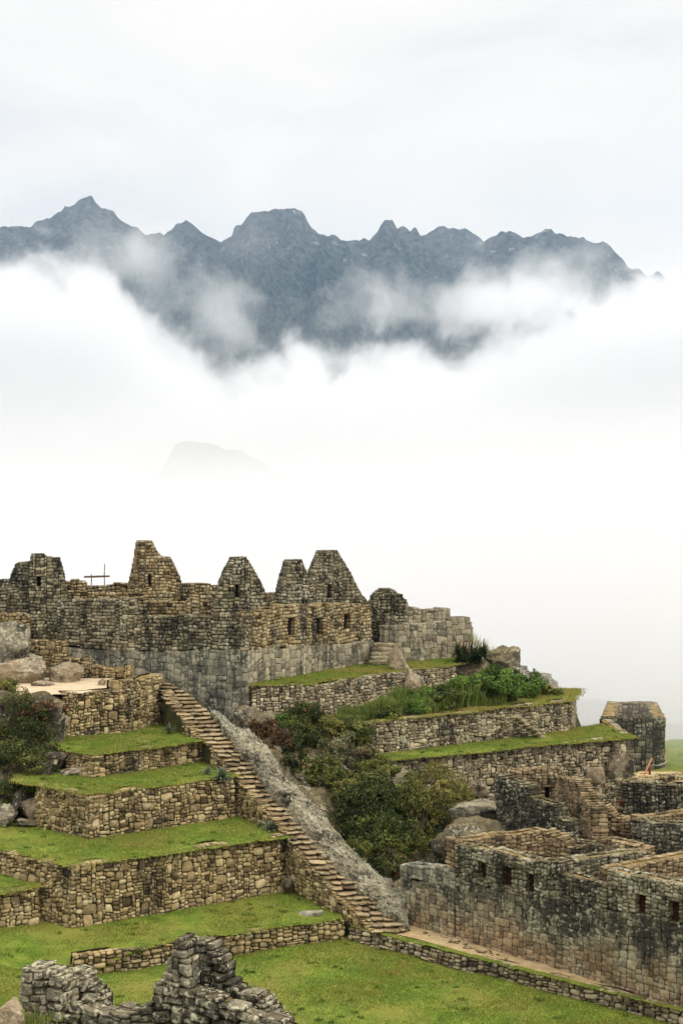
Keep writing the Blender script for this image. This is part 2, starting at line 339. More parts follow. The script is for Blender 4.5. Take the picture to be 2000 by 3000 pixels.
# ------------------------------------------------------------ stone wall generator
def stone_template(k, n):
    vs = {}; V = []; Fq = []
    def vid(p):
        key = tuple(np.round(p, 4))
        if key not in vs: vs[key] = len(V); V.append(p)
        return vs[key]
    for ax in range(3):
        for sg in (-1, 1):
            for i in range(k):
                for j in range(k):
                    q = []
                    for (a, b_) in ((i, j), (i + 1, j), (i + 1, j + 1), (i, j + 1)):
                        p = [0, 0, 0]; p[ax] = sg; p[(ax + 1) % 3] = -1 + 2 * a / k; p[(ax + 2) % 3] = -1 + 2 * b_ / k
                        q.append(vid(tuple(p)))
                    if sg < 0: q = q[::-1]
                    Fq.append(q)
    V = np.array(V, dtype=float)
    V = V / (np.abs(V) ** n).sum(1, keepdims=True) ** (1 / n)
    return V, np.array(Fq)
_T = {}
def templ(k, n):
    if (k, n) not in _T: _T[(k, n)] = stone_template(k, n)
    return _T[(k, n)]

def in_poly(x, y, poly):
    r = np.zeros(np.shape(x), bool); n = len(poly)
    for i in range(n):
        x1, y1 = poly[i]; x2, y2 = poly[(i + 1) % n]
        if y1 == y2: continue
        c = ((y1 > y) != (y2 > y)) & (x < (x2 - x1) * (y - y1) / (y2 - y1) + x1)
        r ^= c
    return r

STY = {  # u cell, w range, h range (cells), p_big, gap, rounding, jitter, protrusion, warp
    'rubble':   dict(u=.068, w=(3, 5), h=(2, 3), big=.10, bw=(4, 7), bh=(3, 4), gap=.003, n=5.0, jit=.26, prot=.05, warp=.08, k=3),
    'coursed':  dict(u=.098, w=(2, 4), h=(2, 2), big=.10, bw=(3, 5), bh=(2, 3), gap=.005, n=4.6, jit=.24, prot=.05, warp=.075, k=3),
    'gable':    dict(u=.066, w=(3, 6), h=(3, 3), big=.08, bw=(5, 7), bh=(3, 4), gap=.004, n=4.6, jit=.24, prot=.05, warp=.05, k=3),
    'terrace':  dict(u=.066, w=(2, 6), h=(2, 3), big=.30, bw=(5, 10), bh=(4, 7), gap=.003, n=5.0, jit=.34, prot=.06, warp=.13, k=3),
    'flat':     dict(u=.07, w=(3, 7), h=(1, 3), big=.10, bw=(5, 9), bh=(3, 5), gap=.006, n=4.2, jit=.22, prot=.09, warp=.08, k=3),
    'fitted':   dict(u=.11, w=(3, 6), h=(3, 4), big=.12, bw=(5, 8), bh=(4, 6), gap=.003, n=12, jit=.06, prot=.016, warp=.12, k=3),
    'fitted_s': dict(u=.08, w=(3, 5), h=(2, 4), big=.10, bw=(5, 7), bh=(4, 5), gap=.003, n=9, jit=.09, prot=.022, warp=.09, k=3),
    'fore':     dict(u=.07, w=(3, 7), h=(2, 3), big=.25, bw=(5, 8), bh=(3, 5), gap=.007, n=6.5, jit=.24, prot=.07, warp=.10, k=8),
    'far':      dict(u=.14, w=(2, 4), h=(2, 3), big=.05, bw=(4, 6), bh=(3, 4), gap=.010, n=5, jit=.16, prot=.04, warp=.05, k=2),
}
PANELS = []
_seed = [0]
def panel(name, A, B, outline, style='rubble', mat=None, thick=0.8, sides=2, batter=0.0, holes=(), mode='px', loc=None, parent=None, sd=None, depth=None, core=True, capmat=None, hzr=None, niche=None):
    """a dry-stone wall standing over the plan line A-B (each (px, D)); outline in photograph px seen on that plane, or in (s, z)"""
    _seed[0] += 1; seed = _seed[0]
    rg = np.random.default_rng(1000 + seed)
    st = STY[style]; u = st['u']
    a = P(A[0], 1500, A[1])[:2] if len(A) == 2 else np.array(A[1:])
    b_ = P(B[0], 1500, B[1])[:2] if len(B) == 2 else np.array(B[1:])
    Lw = np.linalg.norm(b_ - a); d = (b_ - a) / Lw; n = np.array([d[1], -d[0]])
    def sz(px, py):
        r = np.array([(px - 1000) / F, 1.0]); # a + d s = r D
        Mx = np.array([[d[0], -r[0]], [d[1], -r[1]]]); s, D = np.linalg.solve(Mx, -a)
        return (s, -(py - 1500) * D / F)
    ol = [sz(*p) for p in outline] if mode == 'px' else [((Lw if p[0] == 'L' else p[0]), p[1]) for p in outline]
    hs = []
    for h in holes:
        q = [sz(h[0], h[1]), sz(h[2], h[3])] if mode == 'px' else [(h[0], h[3]), (h[2], h[1])]
        ex = min(.07, .12 * abs(q[0][0] - q[1][0]))
        hs.append((min(q[0][0], q[1][0]) - ex, max(q[0][0], q[1][0]) + ex, min(q[0][1], q[1][1]) - .02, max(q[0][1], q[1][1]) + .02))
    s0 = min(p[0] for p in ol); s1 = max(p[0] for p in ol); z0 = min(p[1] for p in ol); z1 = max(p[1] for p in ol)
    nx = max(2, int(round((s1 - s0) / u))); nz = max(2, int(round((z1 - z0) / u)))
    ux = (s1 - s0) / nx; uz = (z1 - z0) / nz
    cs = s0 + (np.arange(nx) + .5) * ux; cz = z0 + (np.arange(nz) + .5) * uz
    CS, CZ = np.meshgrid(cs, cz)
    u_ = 0
    ins = in_poly(CS + 0.2 * ux * rg.uniform(-1, 1, CS.shape), CZ, ol)
    for h in hs: ins &= ~((CS > h[0]) & (CS < h[1]) & (CZ > h[2]) & (CZ < h[3]))
    free = ins.copy(); rects = []
    for h in hs:       # lintel stone over each opening
        i0 = int((h[0] - s0) / ux) - 2; i1 = int((h[1] - s0) / ux) + 3; j0 = int(np.ceil((h[3] - z0) / uz - .5)); j1 = j0 + 2
        i0 = max(i0, 0); i1 = min(i1, nx)
        if j1 <= nz and free[j0:j1, i0:i1].all(): free[j0:j1, i0:i1] = False; rects.append((i0, j0, i1 - i0, j1 - j0))
    for j in range(nz):
        i = 0
        while i < nx:
            if not free[j, i]: i += 1; continue
            if rg.random() < st['big'] * 0.35: w = rg.integers(st['bw'][0], st['bw'][1] + 1); h = rg.integers(st['bh'][0], st['bh'][1] + 1)
            else: w = rg.integers(st['w'][0], st['w'][1] + 1); h = rg.integers(st['h'][0], st['h'][1] + 1)
            ww = 1
            while ww < w and i + ww < nx and free[j, i + ww]: ww += 1
            hh = 1
            while hh < h and j + hh < nz and free[j + hh, i:i + ww].all(): hh += 1
            # do not leave one-cell slivers
            if i + ww < nx and free[j, i + ww] and (i + ww + 1 >= nx or not free[j, i + ww + 1]) and free[j:j + hh, i + ww].all(): ww += 1
            free[j:j + hh, i:i + ww] = False; rects.append((i, j, ww, hh)); i += ww
    rc = np.array(rects, dtype=float)
    T, TF = templ(st['k'], st['n']); nv = len(T); ns = len(rc)
    w = rc[:, 2] * ux; h = rc[:, 3] * uz; sc = s0 + (rc[:, 0] + rc[:, 2] / 2) * ux; zc = z0 + (rc[:, 1] + rc[:, 3] / 2) * uz
    Vs = []; Fs = []; tint = []; hzv = []; off = 0
    dd = depth or (thick if (thick <= 0.62 or sides == 1) else min(0.30, thick * 0.34))
    if sides == 1: dd = min(dd, 0.45)
    pd_ = np.zeros((nz + 2, nx + 2), bool); pd_[1:-1, 1:-1] = ins
    edge = np.zeros(ns, bool)
    for q_, (i_, j_, w_, h_) in enumerate(rects):
        edge[q_] = (~pd_[j_ + 1:j_ + h_ + 1, i_]).any() or (~pd_[j_ + 1:j_ + h_ + 1, i_ + w_ + 1]).any()
    layers = [(0, dd)] if (sides == 1 or dd == thick) else [(0, dd), (-(thick - dd), dd)]
    hz0, hz1 = hzr if hzr else (z0, z1)
    for (dbase, dep) in layers:
        pr = rg.uniform(-.35 * st['prot'], st['prot'], ns)
        dep = np.where(edge & (dep < thick * .9), thick * (.52 if sides == 2 else .95), dep)
        dcen = (-dep / 2) if dbase == 0 else (-(thick) + dep / 2)
        dep = dep[:, None]; dcen = dcen[:, None]
        j3 = rg.uniform(-1, 1, (ns, 8, 3)) * st['jit'] * 0.5
        q = np.repeat(T[None], ns, 0).copy()
        cw = []
        for c in range(8):
            sx, sy, sz_ = (1 if c & 1 else -1), (1 if c & 2 else -1), (1 if c & 4 else -1)
            cw.append(((1 + sx * T[:, 0]) * (1 + sy * T[:, 1]) * (1 + sz_ * T[:, 2]) / 8))
        cw = np.stack(cw, 1)                                     # nv,8
        offs = np.einsum('vc,ncd->nvd', cw, j3)
        m_ = np.minimum(w, h)[:, None]
        S = sc[:, None] + q[:, :, 0] * (w / 2 - st['gap'])[:, None] + offs[:, :, 0] * m_
        Z = zc[:, None] + q[:, :, 1] * (h / 2 - st['gap'])[:, None] + offs[:, :, 1] * m_
        Dp = dcen + pr[:, None] + q[:, :, 2] * dep / 2 + offs[:, :, 2] * m_ * 0.5
        pn = np.stack([S * 3.1, Z * 3.1, Dp * 3.1 + seed], -1)
        Dp = Dp + noise3(pn, seed) * 0.025
        if st['k'] >= 6:
            pf = np.stack([S, Z, Dp], -1)
            f1 = fbm(pf * 7, 4, seed, 0.6); f2 = fbm(pf * 7 + 50, 4, seed + 3, 0.6); f3 = fbm(pf * 6 + 90, 4, seed + 6, 0.6)
            Dp = Dp + f1 * 0.024; S = S + f2 * 0.008; Z = Z + f3 * 0.007
        wp = np.stack([S * 0.9, Z * 0.9, S * 0 + seed * 3.7], -1)
        S2 = S + noise3(wp, 5) * st['warp']; Z2 = Z + noise3(wp + 31, 6) * st['warp']
        if batter: Dp = Dp - batter * (Z2 - z0)
        X = a[0] + d[0] * S2 + n[0] * Dp; Y = a[1] + d[1] * S2 + n[1] * Dp
        Vs.append(np.stack([X, Y, Z2], -1).reshape(-1, 3))
        fl = TF                                                        # (s, z, n) basis is right handed
        Fs.append((fl[None] + (np.arange(ns) * nv)[:, None, None] + off).reshape(-1, 4)); off += ns * nv
        tn = np.clip(rg.normal(0.5, 0.27, ns), 0, 1); tint.append(np.repeat(tn, nv)); hzv.append(((Z2 - hz0) / (hz1 - hz0)).ravel())
    nstone = sum(len(f) for f in Fs)
    if core:           # earth and rubble filling between the faces
        i0 = 0.085; dF = -i0; dB = -(thick - i0) if (sides == 2) else -max(thick, 0.5)
        J, I = np.nonzero(ins)
        def cp(i, j, dep, dz=0.0, ds=0.0):
            S = s0 + i * ux + ds; Z = z0 + j * uz - dz
            wp = np.stack([S * 0.9, Z * 0.9, S * 0 + seed * 3.7], -1)
            S2 = S + noise3(wp, 5) * st['warp']; Z2 = Z + noise3(wp + 31, 6) * st['warp']
            dq = dep - batter * (Z2 - z0)
            return np.stack([a[0] + d[0] * S2 + n[0] * dq, a[1] + d[1] * S2 + n[1] * dq, Z2], -1)
        pad = np.zeros((nz + 2, nx + 2), bool); pad[1:-1, 1:-1] = ins
        def addq(c):
            nonlocal off
            m = len(c[0])
            if m == 0: return
            Vs.append(np.stack(c, 1).reshape(-1, 3)); Fs.append(np.arange(m * 4).reshape(-1, 4) + off); off += m * 4
            tint.append(np.full(m * 4, .5)); hzv.append(np.full(m * 4, .5))
        addq([cp(I, J, dF), cp(I + 1, J, dF), cp(I + 1, J + 1, dF), cp(I, J + 1, dF)])
        addq([cp(I + 1, J, dB), cp(I, J, dB), cp(I, J + 1, dB), cp(I + 1, J + 1, dB)])
        t_ = ~pad[J + 2, I + 1]; addq([cp(I[t_], J[t_] + 1, dF, .08), cp(I[t_] + 1, J[t_] + 1, dF, .08), cp(I[t_] + 1, J[t_] + 1, dB, .08), cp(I[t_], J[t_] + 1, dB, .08)])
        t_ = ~pad[J, I + 1]; addq([cp(I[t_], J[t_], dB), cp(I[t_] + 1, J[t_], dB), cp(I[t_] + 1, J[t_], dF), cp(I[t_], J[t_], dF)])
        t_ = ~pad[J + 1, I]; addq([cp(I[t_], J[t_], dB, 0, .09), cp(I[t_], J[t_], dF, 0, .09), cp(I[t_], J[t_] + 1, dF, 0, .09), cp(I[t_], J[t_] + 1, dB, 0, .09)])
        t_ = ~pad[J + 1, I + 2]; addq([cp(I[t_] + 1, J[t_], dF, 0, -.09), cp(I[t_] + 1, J[t_], dB, 0, -.09), cp(I[t_] + 1, J[t_] + 1, dB, 0, -.09), cp(I[t_] + 1, J[t_] + 1, dF, 0, -.09)])
    FQ = np.concatenate(Fs); mi = np.zeros(len(FQ), int); mi[nstone:] = 1
    if loc is None: loc = parent.location if parent is not None else (a[0], a[1], z0)
    o = mesh_np(name, np.concatenate(Vs), FQ, attr={'tint': np.concatenate(tint), 'hz': np.concatenate(hzv)}, loc=loc, parent=parent, mats=[mat or M_TERR, capmat or M_CORE], midx=mi, smooth=st['k'] > 9)
    for hh_ in hs:       # backing plate coloured dark for the unlit inside of each opening
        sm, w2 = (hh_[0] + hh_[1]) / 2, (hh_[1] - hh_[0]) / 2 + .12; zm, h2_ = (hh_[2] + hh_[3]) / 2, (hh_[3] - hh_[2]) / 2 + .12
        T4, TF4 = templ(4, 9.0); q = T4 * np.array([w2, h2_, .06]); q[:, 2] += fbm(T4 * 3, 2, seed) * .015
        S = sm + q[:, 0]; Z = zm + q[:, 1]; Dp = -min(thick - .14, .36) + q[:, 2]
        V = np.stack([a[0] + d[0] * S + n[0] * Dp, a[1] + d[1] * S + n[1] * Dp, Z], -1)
        mesh_np('opening_shade', V, TF4, niche or M_NICHE, attr={'tint': np.full(len(V), .35), 'hz': np.full(len(V), .5)}, parent=parent or o, loc=tuple(V.mean(0)))
    PANELS.append((a, b_, z0))
    return o
def zq(z0, z1, ext=0.0): return [(-ext, z0), ('L', z0), ('L', z1), (-ext, z1)]

# ------------------------------------------------------------ rocks
def rock(name, c, r, mat, seed, label=None, cat='boulder', parent=None, k=26, n=3.0, rough=0.16, cut=None, rotz=0, group=None, facets=16):
    T, TF = templ(k, n)
    T = T.copy(); rgk = np.random.default_rng(500 + seed)
    if facets:
        pn = rgk.normal(size=(facets, 3)); pn /= np.linalg.norm(pn, axis=1)[:, None]; pdist = rgk.uniform(.62, .95, facets)
        dt = T @ pn.T; sc = np.where(dt > 1e-3, pdist / np.maximum(dt, 1e-3), 9).min(1); T = T * np.minimum(1, sc)[:, None]
    V = T * np.array(r)
    V = V * (1 + (fbm(T * 1.6 + seed * 7, 4, seed, 0.5) * rough)[:, None])
    V = V + fbm(T * 5 + seed, 4, seed + 2, 0.62, True)[:, None] * T * min(r) * 0.055
    cz, sn = math.cos(rotz), math.sin(rotz)
    V = np.stack([V[:, 0] * cz - V[:, 1] * sn, V[:, 0] * sn + V[:, 1] * cz, V[:, 2]], -1)
    if cut is not None: V = cut(V)
    o = mesh_np(name, V + np.array(c), TF, mat, attr={'tint': np.clip(0.5 + fbm(T * 2 + seed, 3, seed) * .35, 0, 1), 'hz': (T[:, 2] + 1) / 2}, loc=tuple(c), smooth=True, parent=parent)
    if parent is None: tag(o, label, cat, group)
    return o

# ------------------------------------------------------------ lawns and other ground sheets
SHEETS = []
BL = {'c': [], 'h': [], 't': []}
def sheet(name, pts, mat, cell=0.2, bump=0.035, seed=1, grass=0.0, gh=0.07, zadd=None, edge=1.0, yellow=0.0):
    """ground sheet over the plan polygon pts [(x,y,z)...]; grass = blades per m2"""
    pts = np.array(pts, dtype=float); poly = [tuple(p[:2]) for p in pts]
    x0, y0 = pts[:, :2].min(0) - cell; x1, y1 = pts[:, :2].max(0) + cell
    xs = np.arange(x0, x1, cell); ys = np.arange(y0, y1, cell)
    X, Y = np.meshgrid(xs, ys)
    jx = noise3(np.stack([X * 2, Y * 2, X * 0], -1), 3) * cell * .4
    def zf(X, Y):
        if np.ptp(pts[:, 2]) < 1e-6: Z = np.full(X.shape, pts[0, 2])
        else:
            dd = 1 / ((X[..., None] - pts[:, 0]) ** 2 + (Y[..., None] - pts[:, 1]) ** 2 + 0.05) ** 1.2
            Z = (dd * pts[:, 2]).sum(-1) / dd.sum(-1)
        if zadd is not None: Z = Z + zadd(X, Y)
        return Z + fbm(np.stack([X * .8, Y * .8, X * 0 + seed], -1), 3, seed) * bump
    Z = zf(X, Y)
    ins = in_poly(X, Y, poly)
    V = np.stack([X + jx, Y - jx, Z], -1)
    q = grid_faces(len(xs), len(ys))
    q = q[ins.ravel()[q].sum(1) >= 2]
    used = np.unique(q); remap = np.zeros(X.size, int); remap[used] = np.arange(len(used))
    o = mesh_np(name, V.reshape(-1, 3)[used], remap[q], mat, smooth=True)
    tag(o, kind='structure'); SHEETS.append((poly, pts, zf))
    if grass:
        area = (x1 - x0) * (y1 - y0); nb = int(area * grass)
        gx = rng.uniform(x0, x1, nb); gy = rng.uniform(y0, y1, nb)
        k = in_poly(gx, gy, poly); gx = gx[k]; gy = gy[k]; gz = zf(gx, gy)
        cl = fbm(np.stack([gx * .45, gy * .45, gx * 0], -1), 4, 9) * 0.7 + fbm(np.stack([gx * 5, gy * 5, gx * 0], -1), 2, 12) * 0.2
        BL['c'].append(np.stack([gx, gy, gz], -1)); BL['h'].append(.72 * gh * np.clip(1 + cl * 0.8, .4, 2)); BL['t'].append(np.clip(0.42 + yellow + cl * .45 + rng.normal(0, .07, len(gx)), 0, 1))
        nc = int(area * .55); kx = rng.uniform(x0, x1, nc); ky = rng.uniform(y0, y1, nc); kk = in_poly(kx, ky, poly); kx = kx[kk]; ky = ky[kk]   # weedy clumps
        m = 26; cx_ = np.repeat(kx, m) + rng.normal(0, .09, len(kx) * m); cy_ = np.repeat(ky, m) + rng.normal(0, .07, len(kx) * m)
        BL['c'].append(np.stack([cx_, cy_, zf(cx_, cy_)], -1)); BL['h'].append(gh * rng.uniform(.7, 1.5, len(cx_))); BL['t'].append(np.clip(np.repeat(rng.choice([.12, .2, .3, .9], len(kx)), m) + rng.normal(0, .06, len(cx_)), 0, 1))
        # fringe of longer, browner grass along the edge
        for i in range(len(poly)):
            p, q_ = np.array(poly[i]), np.array(poly[(i + 1) % len(poly)]); le = np.linalg.norm(q_ - p); m = int(le * 75 * edge)
            if m < 1: continue
            t = rng.uniform(0, 1, m)[:, None]; c = p + (q_ - p) * t + rng.normal(0, .15, (m, 2))
            BL['c'].append(np.stack([c[:, 0], c[:, 1], zf(c[:, 0], c[:, 1]) - .02], -1)); BL['h'].append(np.full(m, gh * .85) * rng.uniform(.6, 1.5, m)); BL['t'].append(np.clip(rng.normal(.82, .2, m), 0, 1))
    return o
def blades_mesh(name, c, h, t, mat, width=0.35, lean=0.5, segs=1):
    """tapering leaves rooted at c with height h"""
    n = len(c); a = rng.uniform(0, 2 * np.pi, n); w = h * width * .5
    dx = np.stack([np.cos(a), np.sin(a), np.zeros(n)], -1) * w[:, None]
    la = rng.uniform(0, 2 * np.pi, n); ln = rng.uniform(0, lean, n) * h
    tip = np.stack([np.cos(la) * ln, np.sin(la) * ln, h], -1)
    if segs == 1:
        V = np.stack([c - dx, c + dx, c + tip], 1).reshape(-1, 3)
        return mesh_np(name, V, None, mat, attr={'tint': np.repeat(t, 3)}, FT=np.arange(n * 3).reshape(-1, 3))
    mid = tip * np.array([.35, .35, .6])
    V = np.stack([c - dx, c + dx, c + mid + dx * .8, c + mid - dx * .8, c + tip], 1).reshape(-1, 3)
    b = np.arange(n)[:, None] * 5
    return mesh_np(name, V, b + np.array([[0, 1, 2, 3]]), mat, attr={'tint': np.repeat(t, 5)}, FT=b + np.array([[3, 2, 4]]))
# ------------------------------------------------------------ lawns, path, sand (levels measured below the camera)
Z0, ZP, Z1, ZL, Z2, Z3, Z4, Z5 = -18.0, -17.45, -17.15, -15.6, -14.65, -12.7, -11.6, -9.4
ZR1, ZR2, ZR3, ZC = -9.3, -11.2, -12.95, -16.6
def W2(px, D): return ((px - 1000) * D / F, D)
def Lv(px, py, z): return tuple(lvl(px, py, z))
def Dz(px, D, z): x, y = W2(px, D); return (x, y, z)

sheet('lawn', [(-9, 36, Z0), (24, 36, Z0), (14.0, 46.2, Z0), (0.45, 57.5, Z0), (0.2, 57.9, Z0), (-10.6, 52.9, Z0), (-9.0, 51.0, Z0), (-6.0, 46, Z0)], M_GRASS_G, .2, .05, 1, 420, .075)
def drop1(X, Y):
    # bank running down to the lower lawn on the left
    ax, ay, bx, by = -10.3, 53.3, -4.0, 46.5
    lx, ly = bx - ax, by - ay; le = math.hypot(lx, ly)
    dist = -((X - ax) * ly - (Y - ay) * lx) / le
    dist = np.where(dist < 0, -dist, dist)
    f = np.clip(1 - np.abs(dist) / 4.0, 0, 1); f = f * f * (3 - 2 * f)
    return -0.92 * f * np.clip((54.2 - Y) / 1.4, 0, 1) + 0.5 * np.clip((-12.5 - X) / 3, 0, 1) * np.clip((Y - 54) / 3, 0, 1)
sheet('upper_lawn', [Dz(1004, 57.5, Z1), (-10.45, 52.75, Z1), (-7.4, 51.0, Z1), (-3.6, 45.6, Z1), (-7, 40, Z1), (-28, 40, Z1), (-28, 64, Z1), Dz(-40, 60, Z1), Dz(212, 56.9, Z1), Dz(845, 62.6, Z1), Dz(905, 61.5, Z1), Dz(985, 58.9, Z1)], M_GRASS_G, .2, .05, 2, 380, .07, zadd=drop1)
sheet('terrace_lawn', [Dz(-160, 55.0, ZL), Dz(0, 55.7, ZL), Dz(114, 56.7, ZL), Dz(124, 58.6, ZL), Dz(0, 60.2, ZL), Dz(-160, 61.5, ZL)], M_GRASS_G, .18, .04, 3, 480, .07)
sheet('terrace_lawn', [Dz(-160, 60.6, Z2), Dz(0, 59.35, Z2), Dz(208, 56.35, Z2), Dz(420, 57.9, Z2), Dz(650, 59.9, Z2), Dz(850, 61.7, Z2), Dz(835, 62.6, Z2), Dz(770, 64.5, Z2), Dz(690, 67.0, Z2), Dz(264, 61.6, Z2), Dz(102, 64.2, Z2), Dz(-160, 66.0, Z2)], M_GRASS_G, .18, .04, 4, 480, .07, yellow=.05)
sheet('terrace_lawn', [Dz(40, 64.2, Z3), Dz(104, 63.5, Z3), Dz(263, 61.2, Z3), Dz(470, 63.3, Z3), Dz(695, 65.6, Z3), Dz(680, 67.2, Z3), Dz(606, 70.6, Z3), Dz(272, 65.6, Z3), Dz(190, 67.4, Z3), Dz(60, 68, Z3)], M_GRASS_G, .18, .04, 5, 480, .07)
sheet('terrace_lawn', [Dz(150, 68.6, Z4), Dz(190, 66.5, Z4), Dz(270, 65.1, Z4), Dz(440, 67.0, Z4), Dz(600, 69.2, Z4), Dz(590, 70.5, Z4), Dz(500, 74.5, Z4), Dz(475, 76.2, Z4), Dz(360, 72.4, Z4), Dz(183, 71.8, Z4)], M_GRASS_G, .18, .04, 6, 480, .07)
sheet('sand_floor', [Dz(-60, 70.0, Z5), Dz(100, 70.3, Z5), Dz(183, 70.6, Z5), Dz(360, 71.7, Z5), Dz(400, 73.4, Z5), Dz(392, 77, Z5), Dz(250, 77, Z5), Dz(-60, 78, Z5)], M_SAND, .25, .03, 7)
# right-hand terraces
sheet('terrace_lawn', [Dz(733, 73.5, ZR1), Dz(886, 73.4, ZR1), Dz(1046, 77.2, ZR1), Dz(1189, 80.4, ZR1), Dz(1340, 83.4, ZR1), Dz(1420, 86.5, ZR1), Dz(1300, 87.5, ZR1), Dz(1127, 85.5, ZR1), Dz(1086, 85, ZR1), Dz(724, 74.2, ZR1)], M_GRASS_G, .18, .05, 8, 480, .09, yellow=.16)
sheet('terrace_lawn', [Dz(985, 71.4, ZR2), Dz(1300, 75.4, ZR2), Dz(1675, 80.9, ZR2), Dz(1700, 86, ZR2), Dz(1450, 87, ZR2), Dz(1190, 81.5, ZR2), Dz(1046, 78, ZR2), Dz(880, 74.5, ZR2), Dz(860, 73, ZR2)], M_GRASS_Y, .2, .06, 9, 400, .10, yellow=.3)
sheet('terrace_lawn', [Dz(1120, 71.0, ZR3), Dz(1500, 74.6, ZR3), Dz(1862, 78.4, ZR3), Dz(1760, 83.5, ZR3), Dz(1690, 82.0, ZR3), Dz(1300, 76.0, ZR3), Dz(1000, 72.4, ZR3)], M_GRASS_G, .18, .05, 10, 480, .08, yellow=.16)
sheet('path', [Dz(1040, 57.4, ZP), Dz(2080, 47.3, ZP), Dz(2160, 45.5, ZP), Dz(2160, 47.0, ZP), Dz(1330, 56.6, ZP), Dz(1180, 58.6, ZP), Dz(1090, 58.6, ZP)], M_PATH, .15, .04, 11)
sheet('courtyard_floor', [Dz(1200, 60.5, -16.9), Dz(1330, 56.4, -16.9), Dz(2160, 47.2, -16.9), (32, 60, -16.9), (30, 79, -16.9), Dz(1880, 79, -16.9), Dz(1120, 72, -16.9)], M_EARTH, .4, .1, 12)
sheet('upper_path', [Dz(1850, 69.4, -13.75), Dz(2100, 70, -13.75), Dz(2100, 72.3, -13.75), Dz(1862, 72.3, -13.75)], M_PATH, .3, .05, 13)
sheet('lower_meadow', [Dz(1862, 80, -18.4), Dz(1862, 73.5, -17.0), Dz(2200, 73.5, -17.0), (45, 97, -18.3), (15, 97, -18.3)], M_GRASS_G, .5, .15, 16)
sheet('misty_meadow', [(14, 96, -18.3), (60, 92, -17.9), (70, 112, -18.6), (24, 112, -18.8), (14, 106, -18.5)], M_GRASS_G, .6, .3, 14)
sheet('turf_strip', [Dz(1027, 57.35, -17.41), Dz(2070, 47.0, -17.41), Dz(2085, 47.2, -17.41), Dz(1045, 57.6, -17.41)], M_GRASS_G, .12, .02, 15, 500, .04, edge=.35)

# terrain under and beyond everything
def ground():
    c = 0.5
    xs = np.arange(-45, 60, c); ys = np.arange(-4, 175, c)
    X, Y = np.meshgrid(xs, ys)
    ctrl = [(-14, -2, -3.2), (14, -2, -3.2), (0, 6, -5), (-10, 20, -11.2), (10, 20, -11.4), (0, 28, -11.8), (-30, 30, -12.5), (30, 30, -14), (0, 40, -18.6), (-30, 38, -18.4), (30, 38, -18.6),
            (-30, 80, -10), (-44, 70, -11), (-44, 90, -11), (-12, 84, -6.3), (-25, 84, -6.3), (0, 92, -11), (-12, 100, -16), (12, 96, -16.5), (24, 92, -18.6), (40, 118, -26), (10, 112, -26), (45, 60, -17.6), (45, 90, -19),
            (-30, 120, -40), (0, 120, -38), (30, 140, -52), (55, 140, -52), (0, 140, -60), (-40, 170, -120), (0, 170, -110), (60, 172, -90)]
    for poly, pts, zf in SHEETS:
        for p in pts: ctrl.append((p[0], p[1], p[2] - .6))
    ct = np.array(ctrl)
    w = 1 / ((X[..., None] - ct[:, 0]) ** 2 + (Y[..., None] - ct[:, 1]) ** 2 + .3) ** 2
    Z = (w * ct[:, 2]).sum(-1) / w.sum(-1)
    zs = np.full(X.shape, 1e9)
    for poly, pts, zf in SHEETS:
        m = in_poly(X, Y, poly); zs = np.where(m, np.minimum(zs, zf(X, Y) - .5), zs)
    Z = np.where(zs < 1e8, zs, Z)
    for k in range(3):
        p = np.pad(Z, 1, mode='edge')
        Z = np.min([p[1:-1, 1:-1], p[:-2, 1:-1], p[2:, 1:-1], p[1:-1, :-2], p[1:-1, 2:]], 0)
    Z = Z + fbm(np.stack([X * .4, Y * .4, X * 0], -1), 3, 5) * 0.12
    return tag(mesh_np('ground', np.stack([X, Y, Z], -1).reshape(-1, 3), grid_faces(len(xs), len(ys)), M_EARTH, smooth=True), kind='structure')
ground()

# ------------------------------------------------------------ stairs
LE = [(2013, 475), (2040, 478), (2076, 497), (2116, 538), (2165, 592), (2205, 628), (2290, 695), (2353, 758), (2455, 845), (2557, 926), (2608, 980), (2659, 1028), (2710, 1072), (2740, 1104)]
RE = [(2013, 508), (2040, 548), (2076, 590), (2116, 625), (2165, 662), (2205, 700), (2275, 762), (2353, 829), (2455, 908), (2506, 960), (2557, 1005), (2608, 1055), (2659, 1108), (2710, 1166), (2740, 1194)]
NST = 55
def st_at(i):
    z = ZP + 0.145 * i; py = 2738 - 16 * i + 0.047 * i * i
    D = -z * F / (py - 1500)
    lx = np.interp(py, [p[0] for p in LE], [p[1] for p in LE]); rx = np.interp(py, [p[0] for p in RE], [p[1] for p in RE])
    l = np.array([(lx - 1000) * D / F, D, z]); D2 = D + 0.28
    r = np.array([(rx - 1000) * D2 / F, D2, z])
    return l, r
stair = empty('stone_staircase', st_at(0)[0], 'long steep flight of worn stone steps climbing from the dirt path past the grass terraces', 'staircase')
T5, TF5 = templ(4, 5.0)
